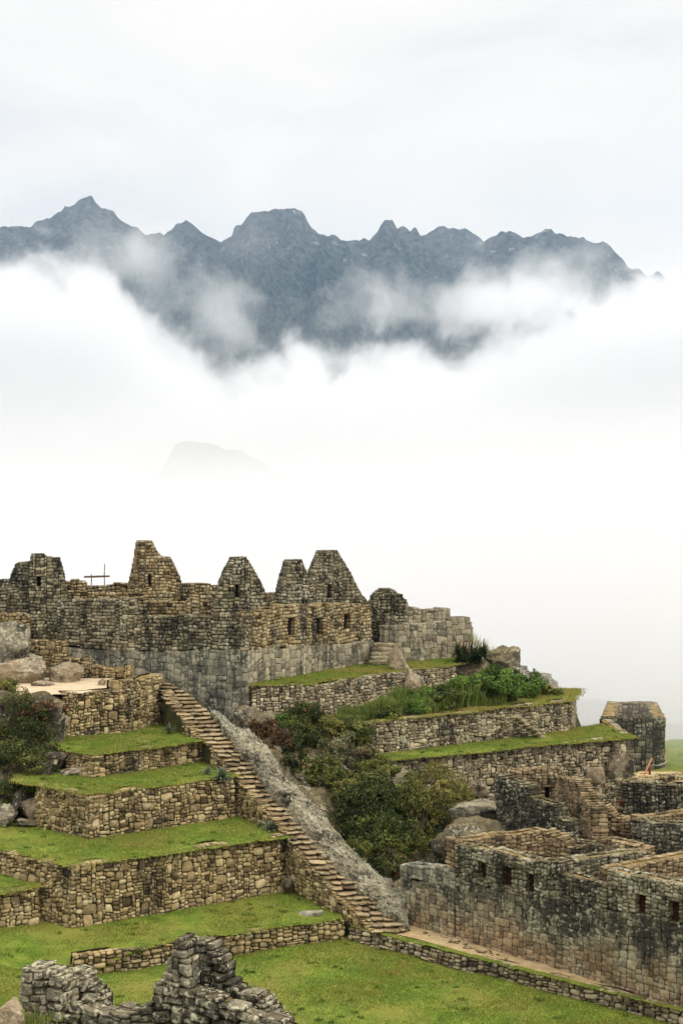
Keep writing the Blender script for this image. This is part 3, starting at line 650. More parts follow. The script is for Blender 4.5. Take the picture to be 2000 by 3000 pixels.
for i in range(NST):
    l, r = st_at(i); e = (r - l); w = np.linalg.norm(e); e /= w; bk = np.array([-e[1], e[0], 0.0])
    VV = []; FF = []; tt = []; off = 0
    for layer in (0, 1):                       # riser stones tinted dark as in shade, tread slabs pale as lit from above
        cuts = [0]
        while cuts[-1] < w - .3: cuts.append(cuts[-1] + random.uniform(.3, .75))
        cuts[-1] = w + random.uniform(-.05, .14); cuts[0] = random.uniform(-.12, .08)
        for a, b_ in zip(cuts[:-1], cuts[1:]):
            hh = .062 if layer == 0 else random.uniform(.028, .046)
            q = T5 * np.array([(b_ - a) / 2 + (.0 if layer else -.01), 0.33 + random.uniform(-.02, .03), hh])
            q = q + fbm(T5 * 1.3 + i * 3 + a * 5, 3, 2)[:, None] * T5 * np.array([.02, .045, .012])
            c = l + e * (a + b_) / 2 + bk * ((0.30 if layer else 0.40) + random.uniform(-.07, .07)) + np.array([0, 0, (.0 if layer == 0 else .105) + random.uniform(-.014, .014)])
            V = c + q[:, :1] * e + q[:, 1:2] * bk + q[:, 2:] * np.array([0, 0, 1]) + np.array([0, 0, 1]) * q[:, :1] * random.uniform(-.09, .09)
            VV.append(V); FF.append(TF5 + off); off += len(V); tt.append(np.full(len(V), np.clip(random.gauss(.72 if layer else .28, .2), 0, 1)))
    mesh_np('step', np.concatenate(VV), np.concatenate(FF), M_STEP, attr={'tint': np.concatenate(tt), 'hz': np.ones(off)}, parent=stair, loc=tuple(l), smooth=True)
# earth under the steps
VV = []
for i in range(NST + 1):
    l, r = st_at(i)
    e = (r - l) / np.linalg.norm(r - l); bk = np.array([-e[1], e[0], 0.0])
    for p in (l + e * .03, r + e * .25): VV += [p + bk * .1 - np.array([0, 0, .03]), p + bk * .1 - np.array([0, 0, 4.0])]
VV = np.array(VV).reshape(-1, 4, 3); k = np.arange(NST) * 4
FF = np.concatenate([np.stack([k, k + 2, k + 6, k + 4], 1), np.stack([k + 1, k, k + 4, k + 5], 1), np.stack([k + 2, k + 3, k + 7, k + 6], 1)])
mesh_np('stair_bed', VV.reshape(-1, 3), FF, M_EARTH, parent=stair, loc=tuple(stair.location))
# low rubble side wall of the stairs, in straight runs
for (i0, i1, zb) in ((0, 10, Z1 - .4), (10, 19, Z1 - .2), (19, 26, Z2 - .2), (26, 32, Z2 - .2), (32, 38, Z3 - .2), (38, 44, Z4 - .2), (44, 54, Z4 - .2)):
    l0, _ = st_at(i0); l1, _ = st_at(i1)
    panel('side_wall', ('w', l1[0] - .05, l1[1]), ('w', l0[0] - .05, l0[1]), [(-.1, zb), ('L', zb), ('L', l0[2] + .05), (-.1, l1[2] + .05)], 'terrace', M_TERR, thick=.45, sides=1, mode='sz', parent=stair)

# ------------------------------------------------------------ left terrace walls
def tw(label, panels, style='terrace', mat=None, group='dry stone terrace walls', cat='terrace wall', name='terrace_wall', **kw):
    """a terrace wall of one or more straight runs: (A, B, outline or (zb, zt), mode)"""
    A = panels[0][0]; x, y = W2(*A)
    zb = panels[0][2][0] if isinstance(panels[0][2][0], (int, float)) else Z0
    if len(panels) == 1:
        p = panels[0]
        o = panel(name, p[0], p[1], zq(*p[2]) if isinstance(p[2][0], (int, float)) else p[2], style, mat, mode='sz' if (isinstance(p[2][0], (int, float)) or len(p) > 3) else 'px', **kw)
        return tag(o, label, cat, group)
    t = empty(name, (x, y, zb), label, cat, group)
    for p in panels:
        panel('wall_run', p[0], p[1], zq(*p[2]) if isinstance(p[2][0], (int, float)) else p[2], style, mat, parent=t, mode='sz' if (isinstance(p[2][0], (int, float)) or len(p) > 3) else 'px', **kw)
    return t
K1 = dict(sides=1, thick=.7, batter=.07)
tw('low uneven terrace wall of flat stones below the white stone block, edging the big lawn', [((222, 52.8), (600, 54.9), (Z0 - .2, Z1 - .05)), ((600, 54.9), (1012, 57.55), (Z0 - .2, Z1 - .04))], 'flat', M_TERR, sides=1, thick=.6, batter=.04)
tw('tallest and nearest of the left terrace walls, sharp-cornered, above the short terrace wall', [((-130, 60.4), (210, 56.1), (Z1 - .2, Z2 - .02)), ((210, 56.1), (858, 61.9), (Z1 - .2, Z2 - .02))], 'terrace', M_TERR, **K1)
tw('short terrace wall at the left edge holding the small grass shelf', [((-160, 54.9), (114, 56.6), (Z1 - .2, ZL - .02))], 'terrace', M_TERR, **K1)
tw('middle left terrace wall, its corner of large blocks over the widest grass step', [((98, 63.6), (263, 61.0), (Z2 - .2, Z3 - .02)), ((263, 61.0), (692, 65.5), (Z2 - .2, Z3 - .02))], 'terrace', M_TERR, **K1)
tw('low terrace wall above the agave plant, second from the top on the left', [((188, 66.7), (270, 65.0), (Z3 - .2, Z4 - .02)), ((270, 65.0), (604, 69.6), (Z3 - .2, Z4 - .02))], 'terrace', M_TERR, **K1)
tw('rounded terrace wall holding up the pale sand floor', [((180, 70.4), (360, 71.6), (Z4 - .2, Z5 + .05)), ((360, 71.6), (482, 75.2), (Z4 - .2, -8.95))], 'terrace', M_TERR, sides=1, thick=.9, batter=.05)
tw('low rubble wall behind the sand floor, beside the small pointed stone', [((268, 77.5), (388, 77.0), (Z5 - .3, -8.75))], 'terrace', M_TERR, thick=.7)
tw('short stepped wall between the domed boulder and the grey block foundation', [((185, 78.6), (268, 78.2), (Z5 - .3, -8.35))], 'terrace', M_TERR, thick=.8)
tw('blocky rubble wall under the broken gable house, behind the domed boulder', [((86, 79.0), (198, 78.8), (Z5 - .3, -7.4))], 'terrace', M_TERR, thick=.9)

# ------------------------------------------------------------ right terrace walls
tw('terrace wall under the grass in front of the three-window building, corner at its left', [((733, 73.4), (886, 73.2), (-11.3, ZR1 - .02)), ((886, 73.2), (1340, 83.2), (ZR2 - .2, ZR1 - .02))], 'terrace', M_TERR_R, **K1)
tw('terrace wall below the tall reeds, with the slanting stair recess near its right end', [((1000, 71.5), (1675, 80.9), (ZR3 - .2, ZR2 - .02)), ((1675, 80.9), (1690, 87), (ZR3 - .4, ZR2 - .02))], 'terrace', M_TERR_R, **K1)
tw('highest right terrace wall with huge boulders in its foot, behind the roofless houses', [((1120, 71.05), (1866, 78.5), (-17.0, ZR3 - .02)), ((1866, 78.5), (1800, 86), (-17.0, ZR3 - .02))], 'terrace', M_TERR_R, **K1)

# ------------------------------------------------------------ the upper ruins, left to right
def bld(name, label, loc, cat='ruin', group=None): return empty(name, loc, label, cat, group)
RG = 'ruined stone buildings on the hilltop'
h = bld('stone_ruin', 'broken gabled ruin at the upper left edge with an orange-topped gable', (*W2(90, 80), -10), group=RG)
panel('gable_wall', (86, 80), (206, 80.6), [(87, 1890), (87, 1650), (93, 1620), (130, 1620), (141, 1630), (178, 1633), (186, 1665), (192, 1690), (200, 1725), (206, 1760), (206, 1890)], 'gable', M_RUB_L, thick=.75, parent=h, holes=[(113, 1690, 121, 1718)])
panel('gable_wall', (-60, 83), (130, 82.2), [(-60, 1700), (28, 1697), (36, 1672), (48, 1648), (84, 1643), (128, 1660), (130, 1830), (-60, 1830)], 'gable', M_RUB_L, thick=.75, parent=h)
panel('front_wall', (-60, 78.6), (90, 79.6), [(-60, 1800), (70, 1796), (90, 1800), (90, 1905), (-60, 1905)], 'coursed', M_RUB_T, thick=.8, parent=h)
panel('side_wall', (-60, 81.5), (90, 81.2), [(-60, 1725), (20, 1722), (88, 1735), (90, 1890), (-60, 1890)], 'coursed', M_RUB_L, thick=.8, parent=h)

for (A, B, ol, lab) in (
    ((188, 84.5), (392, 85.5), [(188, 1705), (215, 1696), (255, 1700), (262, 1716), (330, 1712), (392, 1706), (392, 1765), (188, 1765)], 'rearmost hilltop wall, behind the wooden pole frame'),
    ((196, 82.6), (560, 84), [(196, 1733), (300, 1736), (380, 1736), (470, 1738), (560, 1730), (560, 1775), (196, 1775)], 'thin terrace wall with an orange grass top running below the narrow slit-window gable'),
    ((530, 82), (650, 83), [(530, 1712), (560, 1710), (650, 1712), (650, 1800), (530, 1800)], 'plain hilltop wall between the two left pointed gables'),
    ((386, 78.4), (648, 77.6), [(386, 1752), (400, 1748), (430, 1757), (500, 1762), (520, 1768), (540, 1762), (566, 1745), (600, 1735), (648, 1735), (648, 1830), (386, 1830)], 'sunlit inner wall seen over the lowered stretch of the long front wall'),
    ((770, 87), (925, 88), [(770, 1742), (790, 1738), (840, 1740), (925, 1740), (925, 1790), (770, 1790)], 'dark back wall in the gap between the pointed gables')):
    tag(panel('ruin_wall', A, B, ol, 'coursed', M_RUB_T, thick=.8), lab, 'ruined wall', 'loose walls among the hilltop ruins')

GG = 'pointed gable walls on the hilltop'
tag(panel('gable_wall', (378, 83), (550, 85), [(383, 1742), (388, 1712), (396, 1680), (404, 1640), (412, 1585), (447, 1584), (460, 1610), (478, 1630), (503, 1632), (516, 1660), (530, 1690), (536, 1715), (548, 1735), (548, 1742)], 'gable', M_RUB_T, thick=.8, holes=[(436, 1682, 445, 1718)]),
    'tallest pointed gable, with a stepped broken right shoulder and a slit window', 'gable', GG)
hb = bld('stone_ruin', 'corner building with three small windows in its right face and two gables', (*W2(722, 73.5), -10.8), group=RG)
AL, C0, AR = (160, 79.7), (722, 73.5), (1090, 84.6)
panel('left_wall', AL, C0, [(166, 1895), (166, 1757), (380, 1751), (384, 1806), (640, 1804), (722, 1797), (722, 1904), (670, 1903), (380, 1908), (196, 1894)], 'coursed', M_RUB_L, thick=.85, parent=hb)
panel('foundation', AL, C0, [(196, 1894), (380, 1908), (670, 1903), (722, 1904), (722, 2140), (690, 2140), (480, 2030), (166, 1970), (166, 1895)], 'fitted', M_ASH, thick=.85, sides=1, parent=hb)
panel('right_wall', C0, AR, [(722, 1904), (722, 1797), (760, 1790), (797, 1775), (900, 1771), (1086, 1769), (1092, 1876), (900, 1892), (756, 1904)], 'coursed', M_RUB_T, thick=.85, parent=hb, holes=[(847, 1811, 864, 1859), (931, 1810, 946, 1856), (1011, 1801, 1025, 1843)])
panel('foundation', C0, AR, [(722, 1904), (756, 1904), (900, 1892), (1092, 1876), (1096, 1960), (722, 2140)], 'fitted', M_ASH_R, thick=.85, sides=1, parent=hb)
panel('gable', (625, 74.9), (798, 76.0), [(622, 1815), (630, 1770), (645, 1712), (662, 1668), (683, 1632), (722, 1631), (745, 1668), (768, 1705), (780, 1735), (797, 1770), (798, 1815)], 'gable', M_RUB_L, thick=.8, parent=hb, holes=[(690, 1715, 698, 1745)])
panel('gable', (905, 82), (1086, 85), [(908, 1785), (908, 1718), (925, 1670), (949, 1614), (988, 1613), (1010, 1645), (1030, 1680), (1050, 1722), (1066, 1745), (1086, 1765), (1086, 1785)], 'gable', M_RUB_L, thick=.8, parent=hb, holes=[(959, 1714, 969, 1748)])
panel('back_wall', (640, 84.5), (930, 87.5), [(640, 1805), (640, 1770), (930, 1770), (930, 1800)], 'coursed', M_RUB_L, thick=.7, parent=hb)
tag(panel('gable_wall', (818, 80.6), (922, 82), [(823, 1790), (823, 1745), (832, 1700), (850, 1640), (886, 1638), (896, 1665), (905, 1690), (922, 1730), (922, 1790)], 'gable', M_RUB_L, thick=.8),
    'narrowest pointed gable, standing behind the three-window wall', 'gable', GG)

hd = bld('stone_ruin', 'rounded tower-like ruin with a small doorway, right of the pointed gables', (*W2(1140, 86), -9), group=RG)
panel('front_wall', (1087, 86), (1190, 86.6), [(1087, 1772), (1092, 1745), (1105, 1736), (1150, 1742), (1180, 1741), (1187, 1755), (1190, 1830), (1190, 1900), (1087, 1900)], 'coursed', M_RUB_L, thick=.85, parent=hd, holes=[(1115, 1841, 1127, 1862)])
panel('round_wall', (1092, 88.5), (1172, 88.8), [(1092, 1745), (1104, 1730), (1120, 1724), (1145, 1724), (1160, 1731), (1172, 1744), (1172, 1800), (1092, 1800)], 'coursed', M_RUB_L, thick=.9, parent=hd)
panel('side_wall', (1190, 86.6), (1194, 91), [(1190, 1756), (1194, 1775), (1194, 1850), (1190, 1850)], 'coursed', M_RUB_L, thick=.7, parent=hd)
tag(panel('ruin_wall', (1190, 91), (1320, 92), [(1188, 1776), (1224, 1780), (1238, 1787), (1280, 1783), (1300, 1780), (1319, 1779), (1320, 1840), (1188, 1840)], 'fitted_s', M_ASH_R, thick=.8), 'pale grey block wall behind, right of the tower-like ruin', 'ruined wall', 'loose walls among the hilltop ruins')
tag(panel('ruin_wall', (1122, 84.8), (1390, 87.0), [(1122, 1905), (1122, 1834), (1180, 1830), (1240, 1824), (1320, 1820), (1324, 1812), (1379, 1812), (1384, 1832), (1389, 1850), (1389, 1950), (1122, 1955)], 'fitted', M_ASH_R, thick=.9), 'wall of large fitted blocks ending above the red-spiked plants, right end of the hilltop', 'ruined wall', 'loose walls among the hilltop ruins')

# small stair beside the three-window building
ss = empty('stone_steps', P(1115, 1942, 82.5), 'short flight of five dark steps at the right corner of the three-window building', 'steps')
for i in range(5):
    a = P(1080 + i * 3, 1940 - i * 13, 82.3 + i * .35); b_ = P(1150 + i * 1.5, 1936 - i * 12, 82.6 + i * .35)
    c = (a + b_) / 2 + np.array([0, .3, -.1]); w = (b_[0] - a[0]) / 2
    V = T5 * np.array([w, .4, .17]) ; V = V + fbm(T5 * 2 + i, 3, i)[:, None] * T5 * .04
    mesh_np('step', V + c, TF5, M_TERR_R, attr={'tint': np.full(len(V), .4), 'hz': np.ones(len(V))}, parent=ss, loc=tuple(c), smooth=True)

# ------------------------------------------------------------ misty ruins on the right
FG = 'ruins fading into the mist'
tag(panel('ruin_wall', (1490, 112), (1652, 116), [(1490, 2080), (1500, 1975), (1508, 1954), (1545, 1951), (1552, 1968), (1580, 1976), (1612, 1972), (1622, 1990), (1634, 1995), (1642, 2030), (1652, 2085)], 'far', M_TERR_R, thick=1), 'stepped ruin fading in mist behind the green shrubs', 'ruined wall', FG)
tag(panel('ruin_wall', (1640, 150), (1810, 152), [(1640, 2200), (1640, 2056), (1680, 2052), (1790, 2054), (1810, 2060), (1810, 2200)], 'far', M_TERR_R, thick=1.2), 'faintest flat-topped wall, almost lost in mist left of the roofless box house', 'ruined wall', FG)
tag(panel('ruin_wall', (1930, 150), (2100, 150), [(1930, 2230), (1930, 2122), (2100, 2130), (2100, 2230)], 'far', M_TERR_R, thick=1.2), 'faint misty wall at the right edge behind the roofless box house', 'ruined wall', FG)
hg = bld('roofless_house', 'dark roofless box-shaped house standing in the mist beyond the highest terrace', (*W2(1850, 96), -18.2), 'roofless house')
zt = -14.5
gp = [(18.3, 96.0), (22.75, 96.0), (24.1, 104.5), (20.3, 104.5)]
panel('front_wall', ('w', *gp[0]), ('w', *gp[1]), zq(-18.6, zt), 'far', M_DARK, thick=.9, mode='sz', parent=hg)
panel('side_wall', ('w', gp[1][0] + .02, gp[1][1]), ('w', *gp[2]), zq(-18.6, zt), 'far', M_RUB_T, thick=.9, mode='sz', parent=hg)
panel('side_wall', ('w', gp[0][0] + .9, gp[0][1] + .4), ('w', gp[3][0] + .9, gp[3][1]), zq(-18.6, zt), 'far', M_RUB_T, thick=.9, mode='sz', parent=hg)
panel('back_wall', ('w', gp[3][0], gp[3][1] - .9), ('w', gp[2][0] - .4, gp[2][1] - .9), zq(-18.6, zt), 'far', M_RUB_T, thick=.9, mode='sz', parent=hg)

# ------------------------------------------------------------ houses on the lower right
def MD(px): return 60.86 / (1 + 1.072 * (px - 1000) / F)
def MP(px): return (px, MD(px))
HG = 'roofless stone houses at the lower right'
pw = empty('perimeter_wall', (*W2(1171, MD(1171)), ZP), 'low left end of the long dirt-path wall, touching the rock slab at the stair foot', 'stone wall')
panel('upper_courses', MP(1171), MP(1330), [(1171, 2533), (1240, 2537), (1330, 2547), (1330, 2600), (1171, 2570)], 'fitted_s', M_ASH, thick=.8, parent=pw)
panel('fitted_base', MP(1171), MP(1330), [(1171, 2570), (1330, 2600), (1330, 2790), (1171, 2740)], 'fitted_s', M_HOUSE_B, thick=.8, parent=pw, hzr=(ZP, -13.8))
h1 = bld('stone_house', 'roofless house with three small windows in the long wall beside the dirt path', (*W2(1330, 55.9), ZP), 'roofless house', HG)
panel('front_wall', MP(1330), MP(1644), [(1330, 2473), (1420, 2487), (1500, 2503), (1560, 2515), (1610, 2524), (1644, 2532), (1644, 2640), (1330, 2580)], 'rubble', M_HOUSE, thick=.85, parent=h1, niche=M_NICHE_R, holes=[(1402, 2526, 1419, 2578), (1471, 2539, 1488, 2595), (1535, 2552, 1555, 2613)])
panel('fitted_base', MP(1330), MP(1644), [(1330, 2580), (1644, 2640), (1644, 2880), (1330, 2790)], 'fitted_s', M_HOUSE_B, thick=.85, parent=h1, hzr=(ZP, -13.8))
zt = -13.52
h1b = (8.2, 52.75); h1c = (12.35, 54.6); h1d = (8.9, 58.3); h1a = (4.62, 56.0)
panel('side_wall', ('w', h1b[0] + .1, h1b[1] - .25), ('w', *h1c), zq(-17, zt), 'rubble', M_HOUSE, thick=.8, mode='sz', parent=h1)
panel('side_wall', ('w', *h1a), ('w', *h1d), zq(-17, zt), 'rubble', M_WARM, thick=.8, mode='sz', parent=h1)
panel('back_wall', ('w', h1d[0] - .3, h1d[1]), ('w', h1c[0] + .1, h1c[1] + .1), [(0, -17), (5.0, -17), (5.0, zt), (3.6, zt + .05), (2.75, zt + .02), (2.7, -15.4), (1.9, -15.4), (1.85, zt - .5), (1.2, zt - .55), (.9, zt - .25), (0, zt)], 'rubble', M_WARM, thick=.75, mode='sz', parent=h1)
mw = empty('perimeter_wall', (*W2(1644, MD(1644)), ZP), 'lowered middle stretch of the long dirt-path wall between the two roofless houses', 'stone wall')
panel('upper_courses', MP(1644), MP(1776), [(1644, 2561), (1700, 2573), (1776, 2588), (1776, 2665), (1644, 2640)], 'rubble', M_HOUSE, thick=.85, parent=mw)
panel('fitted_base', MP(1644), MP(1776), [(1644, 2640), (1776, 2665), (1776, 2915), (1644, 2880)], 'fitted_s', M_HOUSE_B, thick=.85, parent=mw, hzr=(ZP, -13.8))
h2 = bld('stone_house', 'roofless house cut by the right edge, with two reddish window niches in the long wall', (*W2(1776, MD(1776)), ZP), 'roofless house', HG)
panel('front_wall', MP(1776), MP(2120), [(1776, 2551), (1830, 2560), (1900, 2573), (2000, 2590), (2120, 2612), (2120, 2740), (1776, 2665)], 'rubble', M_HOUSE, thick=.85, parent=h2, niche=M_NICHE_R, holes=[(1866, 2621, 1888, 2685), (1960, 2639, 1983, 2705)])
panel('fitted_base', MP(1776), MP(2120), [(1776, 2665), (2120, 2740), (2120, 3060), (1776, 2920)], 'fitted_s', M_HOUSE_B, thick=.85, parent=h2, hzr=(ZP, -13.8))
x2, y2 = W2(1776, MD(1776))
panel('side_wall', ('w', x2 + .25, y2 + .1), ('w', x2 + 6, y2 + 3.6), zq(-17, -13.22), 'rubble', M_WARM, thick=.8, mode='sz', parent=h2)

k1 = bld('stone_ruin', 'stepped ruin with dark front and tan inner walls, below the highest terrace wall', (*W2(1450, 64.5), ZC), 'ruin', HG)
panel('front_wall', (1448, 64.5), (1680, 60.5), [(1450, 2266), (1486, 2287), (1526, 2297), (1547, 2307), (1552, 2333), (1588, 2345), (1628, 2353), (1629, 2396), (1664, 2404), (1669, 2480), (1516, 2480), (1450, 2470)], 'rubble', M_DARK, thick=.75, parent=k1)
panel('back_wall', (1452, 67.2), (1645, 66.4), [(1450, 2264), (1480, 2256), (1506, 2256), (1560, 2252), (1640, 2250), (1645, 2262), (1645, 2420), (1450, 2420)], 'rubble', M_WARM, thick=.75, parent=k1, holes=[(1598, 2310, 1608, 2340)])
panel('side_wall', (1625, 66.0), (1734, 60.5), [(1623, 2276), (1660, 2278), (1685, 2284), (1692, 2305), (1702, 2322), (1716, 2345), (1732, 2368), (1734, 2480), (1623, 2450)], 'rubble', M_WARM, thick=.75, parent=k1)
tag(panel('ruin_wall', (1738, 63), (1850, 62), [(1741, 2376), (1752, 2366), (1762, 2353), (1785, 2370), (1800, 2390), (1845, 2402), (1850, 2500), (1741, 2500)], 'rubble', M_WARM, thick=.75), 'short broken wall with an orange-stone face between the stepped ruin and the dark house', 'ruined wall', 'broken inner walls at the lower right')
tag(panel('ruin_wall', (1610, 60.3), (1735, 59.4), [(1612, 2440), (1640, 2448), (1668, 2442), (1680, 2440), (1680, 2462), (1730, 2470), (1732, 2520), (1612, 2520)], 'rubble', M_HOUSE, thick=.7), 'low jumbled wall stub behind the three-window house', 'ruined wall', 'broken inner walls at the lower right')
g2 = bld('stone_house', 'dark rubble house with brown earth along its wall tops, below the wooden ladder', (*W2(1822, 66.5), ZC), 'roofless house', HG)
panel('front_wall', (1822, 66.3), (2080, 65.6), [(1822, 2294), (1870, 2292), (1950, 2298), (2080, 2314), (2080, 2480), (1822, 2480)], 'rubble', M_DARK, thick=.8, parent=g2)
panel('back_wall', (1838, 67.8), (2080, 71.5), [(1838, 2288), (1900, 2284), (2000, 2272), (2080, 2262), (2080, 2440), (1838, 2440)], 'rubble', M_RUB_T, thick=.9, parent=g2)
g3 = bld('stone_house', 'dark rubble house with forking brown wall tops at the right edge, above the nearest house', (*W2(1845, 60), ZC), 'roofless house', HG)
panel('front_wall', (1845, 60.2), (2080, 57.6), [(1845, 2400), (1900, 2403), (2000, 2420), (2080, 2436), (2080, 2620), (1845, 2580)], 'rubble', M_DARK, thick=.8, parent=g3)
panel('back_wall', (1880, 61.2), (2080, 63.6), [(1880, 2396), (1930, 2392), (2000, 2378), (2080, 2366), (2080, 2500), (1880, 2500)], 'rubble', M_WARM, thick=.8, parent=g3)

tag(panel('kerb_wall', (1020, 57.35), (2080, 47.05), zq(Z0 - .15, ZP + .03), 'flat', M_TERR_R, thick=.5, sides=1, batter=.05, mode='sz'), 'low kerb wall of flat stones between the big lawn and the dirt path', 'kerb wall')

# ------------------------------------------------------------ nearest ruin, bottom left
fw = empty('foreground_wall', P(460, 3100, 24), 'nearest ruined wall of lichen-covered granite blocks, rising to two stubs at the bottom left', 'ruined wall')
panel('wall_face', (66, 25.6), (870, 22.8), [(70, 3090), (72, 2824), (122, 2826), (142, 2842), (168, 2848), (195, 2905), (200, 2950), (296, 2957), (347, 2960), (434, 2946), (440, 2904), (454, 2889), (485, 2884), (498, 2840), (512, 2812), (511, 2780), (530, 2763), (550, 2775), (556, 2800), (560, 2905), (640, 2928), (684, 2950), (720, 2962), (790, 2978), (835, 3004), (850, 3090)], 'fore', M_FORE, thick=.42, depth=.42, parent=fw)
panel('wall_back', (110, 26.3), (860, 23.6), [(112, 3060), (118, 2838), (150, 2848), (200, 2838), (240, 2840), (248, 2863), (270, 2889), (300, 2921), (300, 2960), (420, 2975), (470, 2960), (500, 2900), (512, 2800), (520, 2762), (607, 2767), (609, 2790), (634, 2803), (644, 2838), (655, 2880), (686, 2902), (760, 2926), (780, 2962), (830, 3010), (838, 3060)], 'fore', M_FORE, thick=.45, depth=.45, parent=fw)
# ------------------------------------------------------------ steep rocky slope beside the stairs, and the bank on the left
def idw_slope(name, ctrl, mat, cell=.22, rough=.35, seed=3, poly=None):
    ct = np.array([P(*c) for c in ctrl])
    if poly is not None: pl = [tuple(P(px, 1500, D)[:2]) for px, D in poly]
    x0, y0 = ct[:, :2].min(0) - 1; x1, y1 = ct[:, :2].max(0) + 1
    xs = np.arange(x0, x1, cell); ys = np.arange(y0, y1, cell); X, Y = np.meshgrid(xs, ys)
    w = 1 / ((X[..., None] - ct[:, 0]) ** 2 + (Y[..., None] - ct[:, 1]) ** 2 + .15) ** 1.7
    Z = (w * ct[:, 2]).sum(-1) / w.sum(-1)
    Z = Z + fbm(np.stack([X * .5, Y * .5, X * 0 + seed], -1), 5, seed, .55, True) * rough - rough
    keep = in_poly(X, Y, pl) if poly is not None else None
    o = mesh_np(name, np.stack([X, Y, Z], -1).reshape(-1, 3), grid_faces(len(xs), len(ys), keep), mat, attr={'tint': np.clip(.5 + fbm(np.stack([X, Y, Z], -1), 3, 8).ravel() * .4, 0, 1), 'hz': np.ones(X.size)})
    return tag(o, kind='structure')
idw_slope('rocky_slope', [(735, 2090, 73.0), (800, 2098, 72.6), (886, 2092, 72.7), (960, 2115, 71.9), (1002, 2190, 71.2), (1120, 2225, 70.6), (1150, 2330, 69.8), (1180, 2400, 69), (1250, 2470, 67.5), (1320, 2500, 66),
     (770, 2180, 70.3), (830, 2300, 67.4), (900, 2380, 65.5), (980, 2470, 63.6), (1060, 2550, 61.8), (1120, 2620, 60.6), (1170, 2640, 59.6), (1200, 2640, 59.5), (1260, 2600, 61), (1340, 2560, 63), (1400, 2540, 64), (900, 2200, 70.5), (1000, 2320, 68.5), (1090, 2440, 66), (1150, 2540, 63)],
     M_ROCK_D, poly=[(725, 73.2), (886, 73.6), (1010, 72.3), (1130, 71.6), (1420, 70.5), (1430, 60.5), (1180, 59.0), (1130, 60.2), (1010, 62.6), (880, 65.8), (800, 68.0), (745, 71.0)])
idw_slope('rocky_bank', [(-120, 2030, 70.6), (0, 2030, 70.4), (120, 2036, 70.2), (185, 2060, 70.0), (-120, 2250, 67.5), (0, 2250, 67.3), (120, 2180, 68.5), (180, 2200, 67.2), (60, 2310, 64.6), (-120, 2400, 64.4), (0, 2405, 64.2), (110, 2400, 64.2)],
     M_ROCK_D, rough=.3, seed=9, poly=[(-160, 71), (190, 71), (195, 68.2), (192, 66.6), (100, 64.1), (60, 63.6), (-160, 63.8)])

